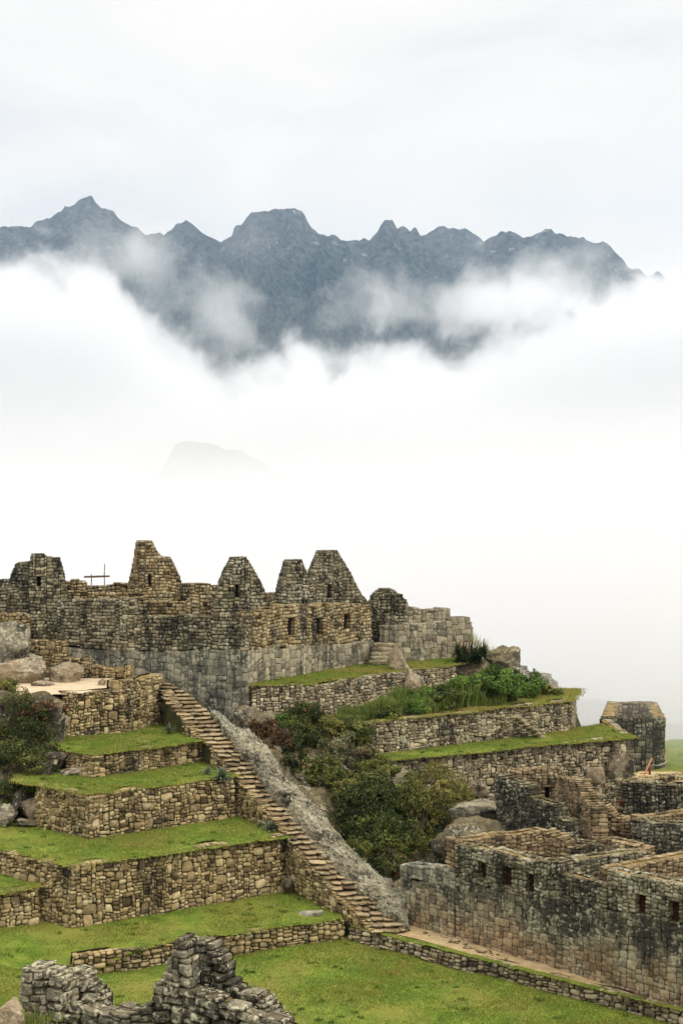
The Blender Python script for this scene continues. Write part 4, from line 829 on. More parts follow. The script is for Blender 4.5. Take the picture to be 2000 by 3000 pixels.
# rock ridge that forms the right-hand edge of the stairs
RID = [(2100, 632, 640, 2085), (2140, 655, 668, 2118), (2195, 692, 722, 2142), (2255, 742, 782, 2190), (2315, 792, 826, 2262), (2370, 842, 884, 2325), (2450, 904, 962, 2408), (2510, 962, 1036, 2498), (2575, 1022, 1102, 2556), (2635, 1082, 1164, 2600), (2690, 1142, 1190, 2655), (2728, 1186, 1196, 2716)]
def ridge():
    fy = np.array([r[0] for r in RID], float); fx = np.array([r[1] for r in RID], float); cx = np.array([r[2] for r in RID], float); cyy = np.array([r[3] for r in RID], float)
    t = np.linspace(0, len(RID) - 1, 260); ii = np.arange(len(RID))
    py = np.interp(t, ii, fy); px = np.interp(t, ii, fx); qx = np.interp(t, ii, cx); qy = np.interp(t, ii, cyy)
    iy = np.array([[i, 2738 - 16 * i + .047 * i * i] for i in range(NST + 1)])
    si = np.interp(-py, -iy[:, 1], iy[:, 0]); z = ZP + .145 * si; D = -z * F / (py - 1500) + .1
    foot = np.stack([(px - 1000) * D / F, D, z], -1)
    Dc = D + .6; crest = np.stack([(qx - 1000) * Dc / F, Dc, -(qy - 1500) * Dc / F], -1)
    back = crest + np.array([-.08, .55, -1.0]); deep = crest + np.array([-.15, .9, -3.5]); low = foot + np.array([-.15, -.1, -1.2])
    bul = (foot + crest) / 2 + np.array([-.12, -.30, .12]); tp = crest + np.array([.0, .18, -.02])
    prof = [low, foot, foot * .75 + crest * .25 + np.array([-.05, -.2, .1]), bul, foot * .2 + crest * .8 + np.array([-.05, -.12, .06]), crest, tp, back, deep]
    K = len(prof); S = 44; u = np.linspace(0, K - 1, S)
    G = np.zeros((len(t), S, 3)); prof = np.array(prof)          # K,T,3
    for j, v in enumerate(u):
        a = int(min(v, K - 2)); f = v - a; G[:, j] = prof[a] * (1 - f) + prof[a + 1] * f
    nn = np.stack([fbm(G * .9 + k * 9, 5, 40 + k, .6) for k in range(3)], -1)
    blk = np.floor(t[:, None] * 1.15 + .9 * noise3(G * .8, 77) + np.linspace(0, 1.2, S)[None])
    off_ = _h(blk.astype(np.int64), blk.astype(np.int64) * 0 + 3, blk.astype(np.int64) * 0, 91)
    G[:, 3:-8] += (off_[:, 3:-8] * .11)[..., None] * np.array([-.4, -1, .35])
    G = G + nn * np.array([.09, .18, .13]) + (fbm(G * 3.2, 4, 70, .65, True) * .085)[..., None] * np.array([-.5, -1, .6])
    ti = np.clip(.55 + fbm(G * .7, 3, 5).ravel() * .4, 0, 1)
    i = np.arange(len(t) * S).reshape(len(t), S)
    q = np.stack([i[:-1, :-1], i[:-1, 1:], i[1:, 1:], i[1:, :-1]], -1).reshape(-1, 4)
    o = mesh_np('rock_ridge', G.reshape(-1, 3), q, M_ROCK, attr={'tint': ti, 'hz': np.ones(len(ti))}, loc=tuple(foot[-1]))
    mm = 7500; a_ = rng.integers(0, len(t) - 1, mm); b_ = rng.integers(4, S - 12, mm)
    pc = G[a_, b_] + rng.normal(0, .03, (mm, 3)); kq = fbm(pc * 1.1, 3, 21) > -.25; pc = pc[kq]
    g = blades_mesh('dry_lichen_tufts', pc, rng.uniform(.03, .09, len(pc)), np.clip(rng.normal(.5, .25, len(pc)), 0, 1), leaf_mat('dry_tufts', [(.10, .11, .07), (.30, .31, .23), (.52, .52, .42), (.70, .69, .58)], .1), width=.6, lean=.9)
    g.parent = o; g.location = tuple(-np.array(o.location)); g['kind'] = 'stuff'
    return tag(o, 'long pale lichen-covered rock slab running down the right side of the stairs', 'rock')
ridge()

# ------------------------------------------------------------ boulders
def rk(px, py, D, r, mat, seed, label, name='boulder', **kw):
    c = P(px, py, D); return rock(name, c, r, mat, seed, label, **kw)
rk(193, 1982, 76, (1.0, .8, .75), M_ROCK_P, 1, 'domed grey-brown boulder on the sand floor beside the stepped wall', n=2.6)
rk(300, 2008, 74.3, (.26, .22, .34), M_ROCK_P, 2, 'small pointed pale stone standing on the sand floor', n=2.0)
rk(52, 1975, 75.5, (1.5, 1.0, .95), M_ROCK_P, 3, 'large pinkish rock face at the left end of the sand floor', n=2.8)
rk(122, 2004, 74.2, (.65, .4, .2), M_ROCK_P, 4, 'low flat rock lying between the pinkish rock and the domed boulder')
rk(25, 1895, 77, (1.2, .9, 1.45), M_ROCK, 5, 'tall dark lichen-spotted rock at the left edge below the broken house', n=2.6)
rk(100, 1945, 77.3, (.65, .6, .75), M_ROCK, 25, 'leaning whitish rock between the tall dark rock and the rubble wall', n=2.4)
rk(171, 2140, 70.2, (.48, .5, 1.15), M_ROCK_P, 6, 'upright tan rock pillar beside the dark flowering bush', n=3.2)
rk(18, 2388, 63.8, (.55, .5, .5), M_ROCK, 7, 'grey rock at the left edge on the widest grass step', n=2.6)
rk(98, 2366, 64.3, (.7, .6, .5), M_ROCK_P, 8, 'brownish rock leaning on the middle terrace wall end', n=2.6)
rk(80, 2410, 63.5, (.5, .4, .2), M_ROCK_D, 9, 'low dark rock in front of the brownish rock on the grass step')
rk(160, 2228, 66.9, (.75, .5, .45), M_ROCK_P, 10, 'tan ledge rock under the upright rock pillar')
rk(215, 2262, 66.3, (.8, .5, .3), M_ROCK_P, 11, 'flat cracked rock at the foot of the low terrace wall corner')
rk(905, 2684, 58.2, (.60, .35, .21), M_ASH, 12, 'long squared whitish stone block lying on the grass near the stair foot', name='stone_block', cat='stone block', n=9, rough=.04, rotz=R(12))
def tri(V):
    V = V.copy(); f = np.clip((V[:, 2] + .75) / 1.6, 0, 1); V[:, 0] *= (1 - .82 * f); V[:, 1] *= (1 - .6 * f); return V
rk(1160, 1932, 80.6, (.82, .6, .85), M_ROCK_P, 13, 'triangular pinkish rock standing on the grass beside the short steps', cut=tri, n=5)
rk(1212, 2005, 79.2, (.5, .5, .95), M_ROCK_P, 14, 'upright rock wedged in the terrace wall under the triangular rock', n=3)
rk(1468, 1955, 86, (1.35, 1.3, 1.3), M_ROCK_D, 15, 'big grey outcrop right of the red-spiked plants', n=2.6)
rk(1385, 1968, 85.4, (1.7, .9, .8), M_ROCK_P, 26, 'low tan rock under the red-spiked plants', n=3)
rk(1385, 2468, 63.8, (2.15, 1.4, 1.2), M_ROCK_D, 16, 'wide brown-grey rock slab with a sloping right end, behind the perimeter wall', n=6, rough=.12)
rk(1395, 2375, 66.2, (1.3, 1.0, .55), M_ROCK, 17, 'smooth blue-grey rock lying on top of the wide slab', n=3, rough=.1)
rk(1395, 2310, 73.2, (.62, .4, .45), M_ROCK_P, 27, 'rounded brownish boulder in the foot of the highest terrace wall, beside the tree', n=3)
for i, (px, py, D, r, lb) in enumerate(((1815, 2240, 77.6, (1.0, .16, .85), 'largest tan boulder built into the right end of the highest terrace wall'), (1745, 2275, 77.0, (.7, .16, .55), 'second boulder from the right in the foot of the highest terrace wall'),
        (1735, 2335, 76.9, (.75, .16, .36), 'low rounded boulder at the very foot of the highest terrace wall'), (1320, 2290, 72.9, (.5, .16, .4), 'leftmost boulder in the highest terrace wall, above the tree'))):
    rk(px, py, D, r, M_ROCK_P, 40 + i, lb, n=3.5, rough=.1)
rk(700, 2290, 66.8, (.45, .4, .5), M_ROCK_D, 18, 'dark rock where the second grass step meets the stairs', n=3)
rk(842, 2588, 61.3, (.3, .3, .35), M_ROCK_D, 19, 'dark stone standing in for the shaded recess at the right end of the tallest left terrace wall', n=3)  # dark colour stands in for the dark recess in this corner
rk(880, 2275, 69.2, (.8, .6, .7), M_ROCK_D, 20, 'dark broken rock on the slope between the stairs and the bushes', n=2.6)
rk(712, 2118, 72.9, (.85, .7, 1.0), M_ROCK_D, 28, 'dark mottled rock under the sharp corner of the grey block foundation', n=2.6)
rk(28, 2985, 24.0, (.28, .3, .36), M_ROCK_P, 22, 'yellow-lichened boulder in the bottom left corner beside the nearest wall', n=2.6)
# loose stones on top of the nearest wall
for i, (px, py, D, r, lb) in enumerate(((575, 2772, 25.0, (.24, .2, .10), 'flat pale stone capping the tallest stub of the nearest wall'), (532, 2786, 24.9, (.14, .2, .16), 'upright pale stone at the left of the tallest stub top'),
        (215, 2850, 25.6, (.25, .22, .10), 'flat slab lying across the left stub of the nearest wall'), (268, 2925, 25.2, (.16, .2, .12), 'rounded stone on the low step right of the left stub'), (655, 2875, 24.6, (.15, .18, .13), 'round stone at the right foot of the tallest stub'),
        (735, 2925, 24.2, (.20, .2, .11), 'white flat stone on the moss at the right of the nearest wall'), (660, 2908, 24.3, (.22, .15, .035), 'thin grey slate lying on the moss beside the tallest stub'), (125, 2832, 25.7, (.20, .2, .09), 'squared stone on the left top of the nearest wall'))):
    rk(px, py, D, r, M_FORE, 60 + i, lb, name='loose_stone', cat='stone', group='loose stones on the nearest wall', n=4.5, rough=.14, k=12)
def moss_top():
    o = fw; pts = [P(548, 2880, 24.75), P(640, 2885, 24.65), P(700, 2905, 24.5), P(790, 2960, 24.0), P(740, 2972, 23.75), P(640, 2940, 24.1), P(560, 2915, 24.3)]
    c = sum(pts) / len(pts); V = [c + np.array([0, 0, .05])]; n_ = 48; Fc = []
    ring = [pts[i] + (pts[(i + 1) % 7] - pts[i]) * t for i in range(7) for t in np.linspace(0, 1, 8)[:-1]]; m_ = len(ring)
    for k in range(1, 7):
        for p in ring: V.append(c + (p - c) * k / 6)
    V = np.array(V); V[:, 2] += fbm(V * 4, 3, 3) * .03
    FT = [(0, 1 + i, 1 + (i + 1) % m_) for i in range(m_)]
    FQ = [(1 + k * m_ + i, 1 + (k + 1) * m_ + i, 1 + (k + 1) * m_ + (i + 1) % m_, 1 + k * m_ + (i + 1) % m_) for k in range(5) for i in range(m_)]
    mesh_np('mossy_earth', V, FQ, M_CORE, FT=FT, parent=o, loc=tuple(c), smooth=True)
moss_top()
# rubble fragments on the path
fr = []
for i in range(46):
    t = random.random(); px = 1235 + (random.gauss(1370, 60) - 1235 if i < 26 else random.random() * 700)
    D = MD(px) - random.uniform(.2, .9); c = P(px, 1500, D); c[2] = ZP + .02
    fr.append((c, random.uniform(.03, .09)))
VV = []; FF = []; off = 0; tt = []
for c, r in fr:
    V = T5 * np.array([r, r * .7, r * .35]); V += fbm(T5 * 2 + c[0], 2, 3)[:, None] * T5 * r * .2
    VV.append(V + c); FF.append(TF5 + off); off += len(V); tt.append(np.full(len(V), random.random()))
tag(mesh_np('gravel', np.concatenate(VV), np.concatenate(FF), M_STEP, attr={'tint': np.concatenate(tt), 'hz': np.ones(off)}, smooth=True), kind='stuff')

# diagonal recess stair in the reed terrace wall
rp = empty('wall_stair', P(1500, 2160, 78), 'slanting flight of stone treads sticking out of the terrace wall below the reeds', 'steps')
for i in range(7):
    a = P(1512 + i * 11.5, 2102 + i * 9.5, 77.6 + i * .18); V = T5 * np.array([.30, .28, .07]); V += fbm(T5 * 2 + i, 3, i)[:, None] * T5 * .03
    mesh_np('step', V + a, TF5, M_TERR_R, attr={'tint': np.full(len(V), .5), 'hz': np.ones(len(V))}, parent=rp, loc=tuple(a), smooth=True)

# ------------------------------------------------------------ wooden things
M_WOOD, t_, b_w = principled('weathered_wood', .8, .2); b_w.inputs['Base Color'].default_value = (.12, .08, .05, 1)
M_WOODO, t_, b_w = principled('orange_wood', .7, .2); b_w.inputs['Base Color'].default_value = (.40, .19, .10, 1)
M_WOODR, t_, b_w = principled('dark_red_wood', .7, .2); b_w.inputs['Base Color'].default_value = (.13, .035, .025, 1)
M_ROPE, t_, b_w = principled('pale_rope', .9, .1); b_w.inputs['Base Color'].default_value = (.42, .40, .33, 1)
def bar(name, pts, r, mat, parent=None, flat=1.0):
    pts = [np.array(p, float) for p in pts]; V = []; m = 8
    for i, p in enumerate(pts):
        d = pts[min(i + 1, len(pts) - 1)] - pts[max(i - 1, 0)]; d /= np.linalg.norm(d)
        a = np.cross(d, (0, 0, 1) if abs(d[2]) < .9 else (1, 0, 0)); a /= np.linalg.norm(a); b = np.cross(d, a)
        rr = r * (1 + .08 * math.sin(i * 2.1))
        for k in range(m): th = 2 * math.pi * k / m; V.append(p + (a * math.cos(th) + b * math.sin(th) * flat) * rr)
    Fc = [(i * m + k, i * m + (k + 1) % m, (i + 1) * m + (k + 1) % m, (i + 1) * m + k) for i in range(len(pts) - 1) for k in range(m)]
    V += [pts[0], pts[-1]]; n0 = len(V) - 2
    FT = [(n0, (k + 1) % m, k) for k in range(m)] + [(n0 + 1, (len(pts) - 1) * m + k, (len(pts) - 1) * m + (k + 1) % m) for k in range(m)]
    return mesh_np(name, V, Fc, mat, FT=FT, parent=parent, loc=tuple(pts[0]))
wf = empty('wooden_pole_frame', P(268, 1712, 84), 'thin wooden poles with one horizontal beam standing against the white sky, upper left', 'pole frame')
bar('post', [P(268, 1714, 84), P(269, 1696, 84), P(268, 1682, 84)], .030, M_WOOD, wf)
bar('post', [P(307, 1714, 84), P(306, 1690, 84), P(307, 1652, 84)], .028, M_WOOD, wf)
bar('beam', [P(247, 1690, 83.9), P(285, 1689, 83.9), P(322, 1688, 83.9)], .058, M_WOODO if False else M_WOOD, wf)
ld = empty('wooden_ladder', P(1880, 2288, 70), 'orange and dark red wooden handrail with short steps by the dark house wall', 'ladder')
bar('rail', [P(1877, 2288, 70.2), P(1893, 2254, 70.5), P(1908, 2221, 70.8)], .048, M_WOODO, ld)
bar('rail', [P(1903, 2286, 71), P(1902, 2262, 71), P(1899, 2243, 71)], .055, M_WOODR, ld)
for i in range(3): bar('tread', [P(1868 + i * 3, 2284 - i * 9, 70.4 + i * .2), P(1901, 2283 - i * 9, 70.6 + i * .2)], .05, M_WOODR, ld, flat=.4)
rp_ = [P(1909 + t * 44, 2240 - t * 10 + 7 * math.sin(math.pi * t), 71 + t * 12) for t in np.linspace(0, 1, 12)]
tag(bar('rope', rp_, .018, M_ROPE), 'pale rope sagging from the orange wooden handrail towards the dark box house', 'rope')
tag(bar('post', [P(1818, 2362, 67.5), P(1818, 2346, 67.5)], .10, M_WOODR), 'small dark red post at the left corner of the dark house below the ladder', 'post')

# ------------------------------------------------------------ vegetation
def lm(name, a, b, c, d, tr=.25): return leaf_mat(name, [a, b, c, d], tr)
M_L_DARK = lm('dark_leaves', (.012, .018, .005), (.04, .056, .012), (.12, .145, .03), (.32, .31, .09))
M_L_MID = lm('mid_leaves', (.02, .036, .008), (.08, .105, .02), (.19, .215, .045), (.36, .34, .10))
M_L_YEL = lm('yellow_leaves', (.04, .045, .01), (.13, .135, .03), (.27, .245, .06), (.42, .35, .12))
M_L_BRI = lm('bright_leaves', (.03, .06, .01), (.085, .16, .022), (.17, .28, .04), (.3, .38, .08))
M_L_CRM = lm('cream_leaves', (.05, .06, .025), (.13, .14, .06), (.27, .26, .13), (.45, .42, .26))
M_L_BRN = lm('brown_leaves', (.03, .015, .008), (.08, .045, .018), (.16, .09, .035), (.26, .15, .06))
M_FLW = lm('red_petals', (.25, .03, .02), (.4, .05, .04), (.5, .12, .07), (.55, .2, .1), .2)
M_AGV = lm('agave_leaves', (.03, .055, .03), (.08, .12, .07), (.17, .22, .13), (.34, .38, .24), .1)
M_BARK, t_, b_w = principled('bark', .9, .1); b_w.inputs['Base Color'].default_value = (.09, .07, .05, 1)
def crown(name, c, r, n, ls, mat, seed, parent=None, up=.3, gap=.25, cl=2.2, nf=0, fmat=None):
    """leaf-sized faces in uneven clumps through an ellipsoid volume"""
    rg = np.random.default_rng(seed)
    nc = max(10, int(16 * (r[0] * r[2]) ** .6 * 2)); r = np.array(r)
    d = rg.normal(size=(nc, 3)); d /= np.linalg.norm(d, axis=1)[:, None]; cc = d * (rg.uniform(.35, .92, nc) ** .7)[:, None]
    cr_ = rg.uniform(.22, .42, nc)
    k = rg.integers(0, nc, n); q = rg.normal(size=(n, 3)); q /= np.linalg.norm(q, axis=1)[:, None]
    p = cc[k] + q * (cr_[k] * rg.uniform(.45, 1.08, n) ** .6)[:, None]
    p = p * (1 + .22 * fbm(p * 1.8 + seed, 3, seed)[:, None])
    f = fbm(p * cl * 2 + seed, 2, seed + 1); keep = f > (-1 + gap * 1.6) * .6
    p = p[keep]; kk = k[keep]; n = len(p); pos = p * r + np.array(c)
    out_ = p / (np.linalg.norm(p, axis=1)[:, None] + 1e-6)
    nr = out_ * .45 + rg.normal(size=(n, 3)) * .8 + np.array([0, 0, up]); nr /= np.linalg.norm(nr, axis=1)[:, None]
    a = np.cross(nr, rg.normal(size=(n, 3))); a /= np.linalg.norm(a, axis=1)[:, None]; b = np.cross(nr, a)
    s = ls * rg.uniform(.55, 1.35, n)[:, None]
    V = np.stack([pos - a * s, pos - b * s * .45, pos + a * s, pos + b * s * .45], 1) + (nr * s * .15)[:, None] * np.array([1, -1, 1, -1])[None, :, None]
    t = np.clip(.42 + rg.normal(0, .2, n) + rg.normal(0, .16, nc)[kk], 0, 1)
    mi = np.zeros(n, int)
    if nf:                                   # some outer leaves are blossoms
        ou = np.argsort(-(np.linalg.norm(p, axis=1) - p[:, 1] * .6))[:n // 2]; mi[rg.choice(ou, nf, replace=False)] = 1
    return mesh_np(name, V.reshape(-1, 3), np.arange(n * 4).reshape(-1, 4), attr={'tint': np.repeat(t, 4)}, parent=parent, loc=tuple(c), mats=[mat, fmat or M_FLW], midx=mi)
def bush(px, py, D, rx, ry, mat, seed, label, n=None, ls=.07, cat='bush', name='bush', flowers=0, fmat=None, group='bushes on the rocky slopes', up=.3, gap=.34, ryd=None):
    c = P(px, py, D); r = (rx * D / F, (ryd or rx * .8) * D / F, ry * D / F)
    t = empty(name, c - np.array([0, 0, r[2]]), label, cat, group)
    n = int((n or int(5200 * r[0] * r[2] + 1500)) * 1.5)
    crown('foliage', c, r, n, ls, mat, seed, t, up, gap, nf=int(flowers * 1.6), fmat=fmat)
    for i in range(9):
        a = random.uniform(0, 6.28); rf = .6 if i < 5 else random.uniform(.9, 1.08); e = c + np.array([math.cos(a) * r[0] * rf, math.sin(a) * r[1] * rf, random.uniform(-.1, .5) * r[2]]); b0 = c - np.array([0, 0, r[2] * .98])
        bar('branch', [b0, (b0 + e) / 2 + np.array([0, 0, .1]), e], .022, M_BARK, t)
    return t
B_ = bush
B_(892, 2110, 72.4, 72, 58, M_L_DARK, 1, 'dark leafy bush hanging under the left end of the reed strip', flowers=25)
B_(910, 2190, 70.9, 90, 72, M_L_DARK, 2, 'dark bush with a few red flowers below the reeds, above the big tangled bush', flowers=40)
B_(842, 2118, 72.0, 42, 26, M_L_BRI, 3, 'small bright green shrub close under the corner terrace wall', n=2600)
B_(820, 2195, 70.3, 52, 62, M_L_BRN, 4, 'brown dried shrub hanging down the rock right of the stairs', n=4200)
B_(775, 2135, 71.4, 45, 30, M_L_BRN, 24, 'small reddish-brown shrub at the foot of the corner terrace wall', n=2600)
B_(1000, 2205, 70.0, 62, 50, M_L_CRM, 5, 'pale cream-green flowering shrub with a few red blooms', flowers=60)
B_(1075, 2215, 70.0, 38, 34, M_L_CRM, 6, 'small whitish shrub against the left end of the highest terrace wall', flowers=90)
B_(985, 2270, 68.8, 85, 62, M_L_MID, 7, 'mid green bush just above the big tangled bush', flowers=25)
B_(1085, 2290, 68.2, 70, 55, M_L_YEL, 23, 'yellowish bush with reed-like tufts left of the tree')
B_(1085, 2395, 66.4, 125, 112, M_L_DARK, 8, 'big dark tangled bush in the middle of the slope, largest of all', ls=.085)
B_(1135, 2480, 64.2, 105, 85, M_L_MID, 9, 'dark green bush above the lower rock slab, left of the tree trunk', ls=.085)
B_(1165, 2545, 62.0, 38, 48, M_L_DARK, 10, 'small dark bush with red leaves where the rock slab meets the perimeter wall', flowers=50, n=3500)
B_(950, 2290, 68.6, 34, 60, M_L_CRM, 11, 'thin whitish shrub clinging to the dark rocks', n=2200, gap=.5)
B_(60, 2120, 69.3, 110, 80, M_L_DARK, 12, 'large dark bush with red flowers below the sand floor, left edge', flowers=110, n=14000)
B_(95, 2065, 70.2, 100, 30, M_L_BRN, 13, 'rust-coloured shrubs fringing the edge of the sand floor', n=6500, flowers=60)
B_(20, 2020, 71.0, 45, 30, M_L_YEL, 14, 'orange-green shrub below the large pinkish rock, left edge', n=2600)
B_(70, 2240, 67.0, 110, 75, M_L_DARK, 15, 'dark shaded bush beside the tan ledge rocks, left edge', n=14000, flowers=30)
B_(35, 2330, 65.4, 80, 50, M_L_DARK, 16, 'low dark green bush above the grey rocks, left edge', n=8000)
B_(110, 2305, 64.8, 45, 24, M_L_MID, 17, 'small creeping green bush at the left end of the second grass step', n=2600)
B_(490, 2080, 74.8, 24, 30, M_L_MID, 18, 'fern-like bush at the top left of the stairs', n=2200)
B_(508, 2130, 73.0, 32, 16, M_L_MID, 19, 'low leafy plant on the top grass step beside the stairs', n=1400)
B_(15, 1850, 78.2, 30, 40, M_L_YEL, 20, 'yellow-green growth on the tall dark rock', n=1500)
G2_ = 'shrubs on the reed terrace'
B_(1445, 2004, 80.0, 70, 54, M_L_BRI, 21, 'tall bright green shrub at the right end of the reeds', group=G2_, ls=.09, up=.6)
B_(1370, 2018, 78.6, 56, 46, M_L_BRI, 22, 'green shrub just left of the tallest bright shrub', group=G2_, ls=.09, up=.6)
B_(1548, 2018, 82.6, 46, 42, M_L_BRI, 31, 'rounded shrub in front of the stepped misty ruin', group=G2_, ls=.09)
B_(1615, 2032, 83.6, 36, 30, M_L_MID, 32, 'smallest shrub, last on the right of the reed terrace', n=1600, group=G2_, ls=.09)
B_(1040, 2140, 71.6, 60, 40, M_L_MID, 33, 'loose green bush in front of the left end of the reeds')
B_(955, 2150, 71.8, 60, 48, M_L_YEL, 34, 'yellowish-green shrub between the dark hanging bush and the reeds')
B_(1030, 2335, 67.2, 70, 60, M_L_YEL, 35, 'yellow-green bush on the left shoulder of the big tangled bush')
B_(1050, 2460, 64.9, 62, 60, M_L_DARK, 36, 'dark lower-left end of the bushes, just above the rock slab')
B_(1110, 2255, 69.4, 52, 40, M_L_MID, 37, 'leafy bush against the left end of the highest terrace wall, under the whitish shrub')
B_(870, 2240, 69.4, 48, 60, M_L_DARK, 38, 'dark straggling bush on the rock face close to the stairs slab', gap=.45)
B_(1290, 2046, 77.4, 52, 36, M_L_MID, 41, 'middle shrub rising out of the reeds', group=G2_, ls=.09, up=.6)
B_(1205, 2070, 75.8, 46, 30, M_L_BRI, 42, 'leftmost shrub rising out of the reeds', group=G2_, ls=.09, up=.6)
B_(1040, 2500, 62.9, 40, 50, M_L_MID, 43, 'small green bush pressed against the middle of the rock slab')
B_(1105, 2555, 61.3, 40, 42, M_L_DARK, 44, 'small dark bush pressed against the lower part of the rock slab')
B_(1490, 2030, 81.2, 36, 34, M_L_MID, 45, 'dark green shrub between the tallest bright shrub and the rounded one', group=G2_, ls=.09)
B_(1130, 2090, 74.3, 48, 28, M_L_MID, 46, 'low green shrub at the left end of the reeds', group=G2_, ls=.09, up=.6)
B_(1240, 2052, 76.8, 44, 30, M_L_BRI, 47, 'bright shrub among the reeds, left of their middle', group=G2_, ls=.09, up=.6)
# tree
tc_ = P(1278, 2335, 67.5); tr_ = empty('tree', P(1235, 2545, 65), 'small loose-crowned yellow-green tree in front of the highest terrace wall', 'tree')
bar('trunk', [P(1225, 2560, 65.5), P(1222, 2500, 65.8), P(1232, 2440, 66.4), P(1240, 2380, 67)], .11, M_BARK, tr_)
for (x, y, D) in ((1190, 2320, 67), (1290, 2290, 67.5), (1320, 2350, 67), (1250, 2270, 68), (1170, 2390, 66.5)):
    bar('limb', [P(1232, 2440, 66.4), P((1232 + x) / 2, (2430 + y) / 2, (66.4 + D) / 2), P(x, y, D)], .05, M_BARK, tr_)
crown('crown', tc_, (1.7, 1.5, 1.55), 19000, .07, M_L_YEL, 50, tr_, gap=.35)
crown('crown', P(1195, 2330, 67.4), (1.0, 1.0, 1.2), 6000, .075, M_L_MID, 51, tr_, gap=.3)
crown('crown', P(1270, 2460, 66.2), (.6, .6, .7), 900, .07, M_L_MID, 52, tr_, gap=.5)

# tall reeds on the second right terrace
m = 15000
px_ = rng.uniform(985, 1480, m); D0 = 71.4 + (px_ - 985) / (1675 - 985) * 9.5 + rng.uniform(1.0, 2.9, m)
c_ = np.stack([(px_ - 1000) * D0 / F, D0, np.full(m, ZR2)], -1)
hh = (.62 + .38 * fbm(np.stack([c_[:, 0] * .9, c_[:, 1] * .9, c_[:, 0] * 0], -1), 2, 3)) * rng.uniform(.6, 1.25, m) * np.clip((px_ - 960) / 160, .45, 1)
tag(blades_mesh('reeds', c_, np.clip(hh * 1.4, .25, 1.7), np.clip(rng.normal(.45, .22, m), 0, 1), M_REED, width=.075, lean=.45, segs=2), kind='stuff')

def rosette(name, c, L_, n, label, mat=M_AGV, cat='agave plant', group='spiky plants', w=.085, elev=(5, 75)):
    c = np.array(c); V = []; Fq = []; FT = []; tt = []; off = 0
    for i in range(n):
        az = i * 2.39996; el = R(elev[1] - (elev[1] - elev[0]) * (i / n)); ln = L_ * random.uniform(.75, 1.1)
        d = np.array([math.cos(az) * math.cos(el), math.sin(az) * math.cos(el), math.sin(el)]); s = np.cross(d, (0, 0, 1)); s /= np.linalg.norm(s); nrm = np.cross(s, d)
        tn = random.uniform(.2, .9)
        for j in range(6):
            t = j / 5; p = c + d * ln * t + np.array([0, 0, -1]) * ln * .32 * t * t * math.cos(el) ; ww = w * L_ * (1 - t) ** .6 * (.6 + 1.2 * t * (1 - t) * 2)
            V += [p - s * ww, p - nrm * ww * .3, p + s * ww]; tt += [tn, tn * .7, tn]
        for j in range(5):
            o = off + j * 3; Fq += [(o, o + 1, o + 4, o + 3), (o + 1, o + 2, o + 5, o + 4)]
        off += 18
    return mesh_np(name, V, Fq, mat, attr={'tint': tt}, loc=tuple(c)) if label is None else tag(mesh_np(name, V, Fq, mat, attr={'tint': tt}, loc=tuple(c)), label, cat, group)
rosette('agave', Dz(650, 65.1, Z3 + .05), .72, 46, 'big spiky agave beside the stairs on the second grass step')
rosette('agave', Dz(608, 66.2, Z3 + .05), .5, 30, 'smaller darker agave just left of the big one')
rosette('agave', Dz(790, 62.7, Z2 + .05), .58, 44, 'pale spiky agave beside the stairs on the widest grass step')
rosette('agave', Dz(760, 63.4, Z2 + .05), .38, 24, 'small dark agave behind the pale one on the widest grass step')
rosette('agave', Dz(497, 71.3, Z4 + .05), .62, 30, 'upright spiky plant on the top grass step left of the stairs', elev=(30, 85))
br = empty('bromeliad_clump', P(1372, 1950, 84.6), 'dense clump of sword-leaved plants with red flower spikes below the fitted block wall', 'spiky plants')
M_BRO = lm('sword_leaves', (.012, .022, .008), (.03, .05, .014), (.07, .095, .028), (.15, .15, .06), .15)
for i in range(26):
    o = rosette('leaf_rosette', P(1340 + random.uniform(-5, 82), 1932 - random.uniform(-14, 30), 84.4 + random.uniform(-.3, .6)), .66, 34, None, M_BRO, elev=(0, 85), w=.10)
    o.parent = br; o.location = tuple(np.array(o.location) - np.array(br.location))
for i in range(9):
    px = 1345 + i * 8.5; b0 = P(px, 1915, 84.6); bar('flower_spike', [b0, b0 + np.array([.04, 0, .5 + random.uniform(-.1, .15)]), b0 + np.array([.1, 0, .78 + random.uniform(-.1, .2)])], .028, M_L_BRN if i % 3 else M_FLW, br)
b2 = empty('bromeliad', P(1485, 1945, 86.2), 'small upright spiky plant silhouetted on the grey outcrop', 'spiky plants')
for i in range(4):
    o = rosette('leaf_rosette', P(1470 + i * 10, 1930 + i * 6, 86.4), .5, 22, None, M_BRO, elev=(20, 88), w=.06); o.parent = b2; o.location = tuple(np.array(o.location) - np.array(b2.location))
for i in range(3):
    b0 = P(1472 + i * 6, 1930, 86.4); bar('flower_spike', [b0, b0 + np.array([0, 0, .45 + .1 * i])], .03, M_L_BRN, b2)
# wispy dry grass on the hilltop edge
m = 350; px_ = rng.uniform(1380, 1460, m); D0 = rng.uniform(85.5, 87.5, m)
c_ = np.stack([(px_ - 1000) * D0 / F, D0, -(1885 + (px_ - 1380) * .7 - 1500) * D0 / F], -1)
tag(blades_mesh('dry_grass', c_, rng.uniform(.3, 1.0, m), rng.uniform(.6, 1, m), M_REED, width=.02, lean=.5, segs=2), kind='stuff')
# tufts growing at the lower left corner
m = 700; c_ = P(70, 2990, 24.2) + np.stack([rng.normal(0, .25, m), rng.normal(0, .15, m), rng.uniform(-.25, .0, m)], -1)
tag(blades_mesh('tall_grass', c_, rng.uniform(.06, .2, m), rng.uniform(.2, .95, m), M_BLADE, width=.1, lean=.5, segs=2), kind='stuff')
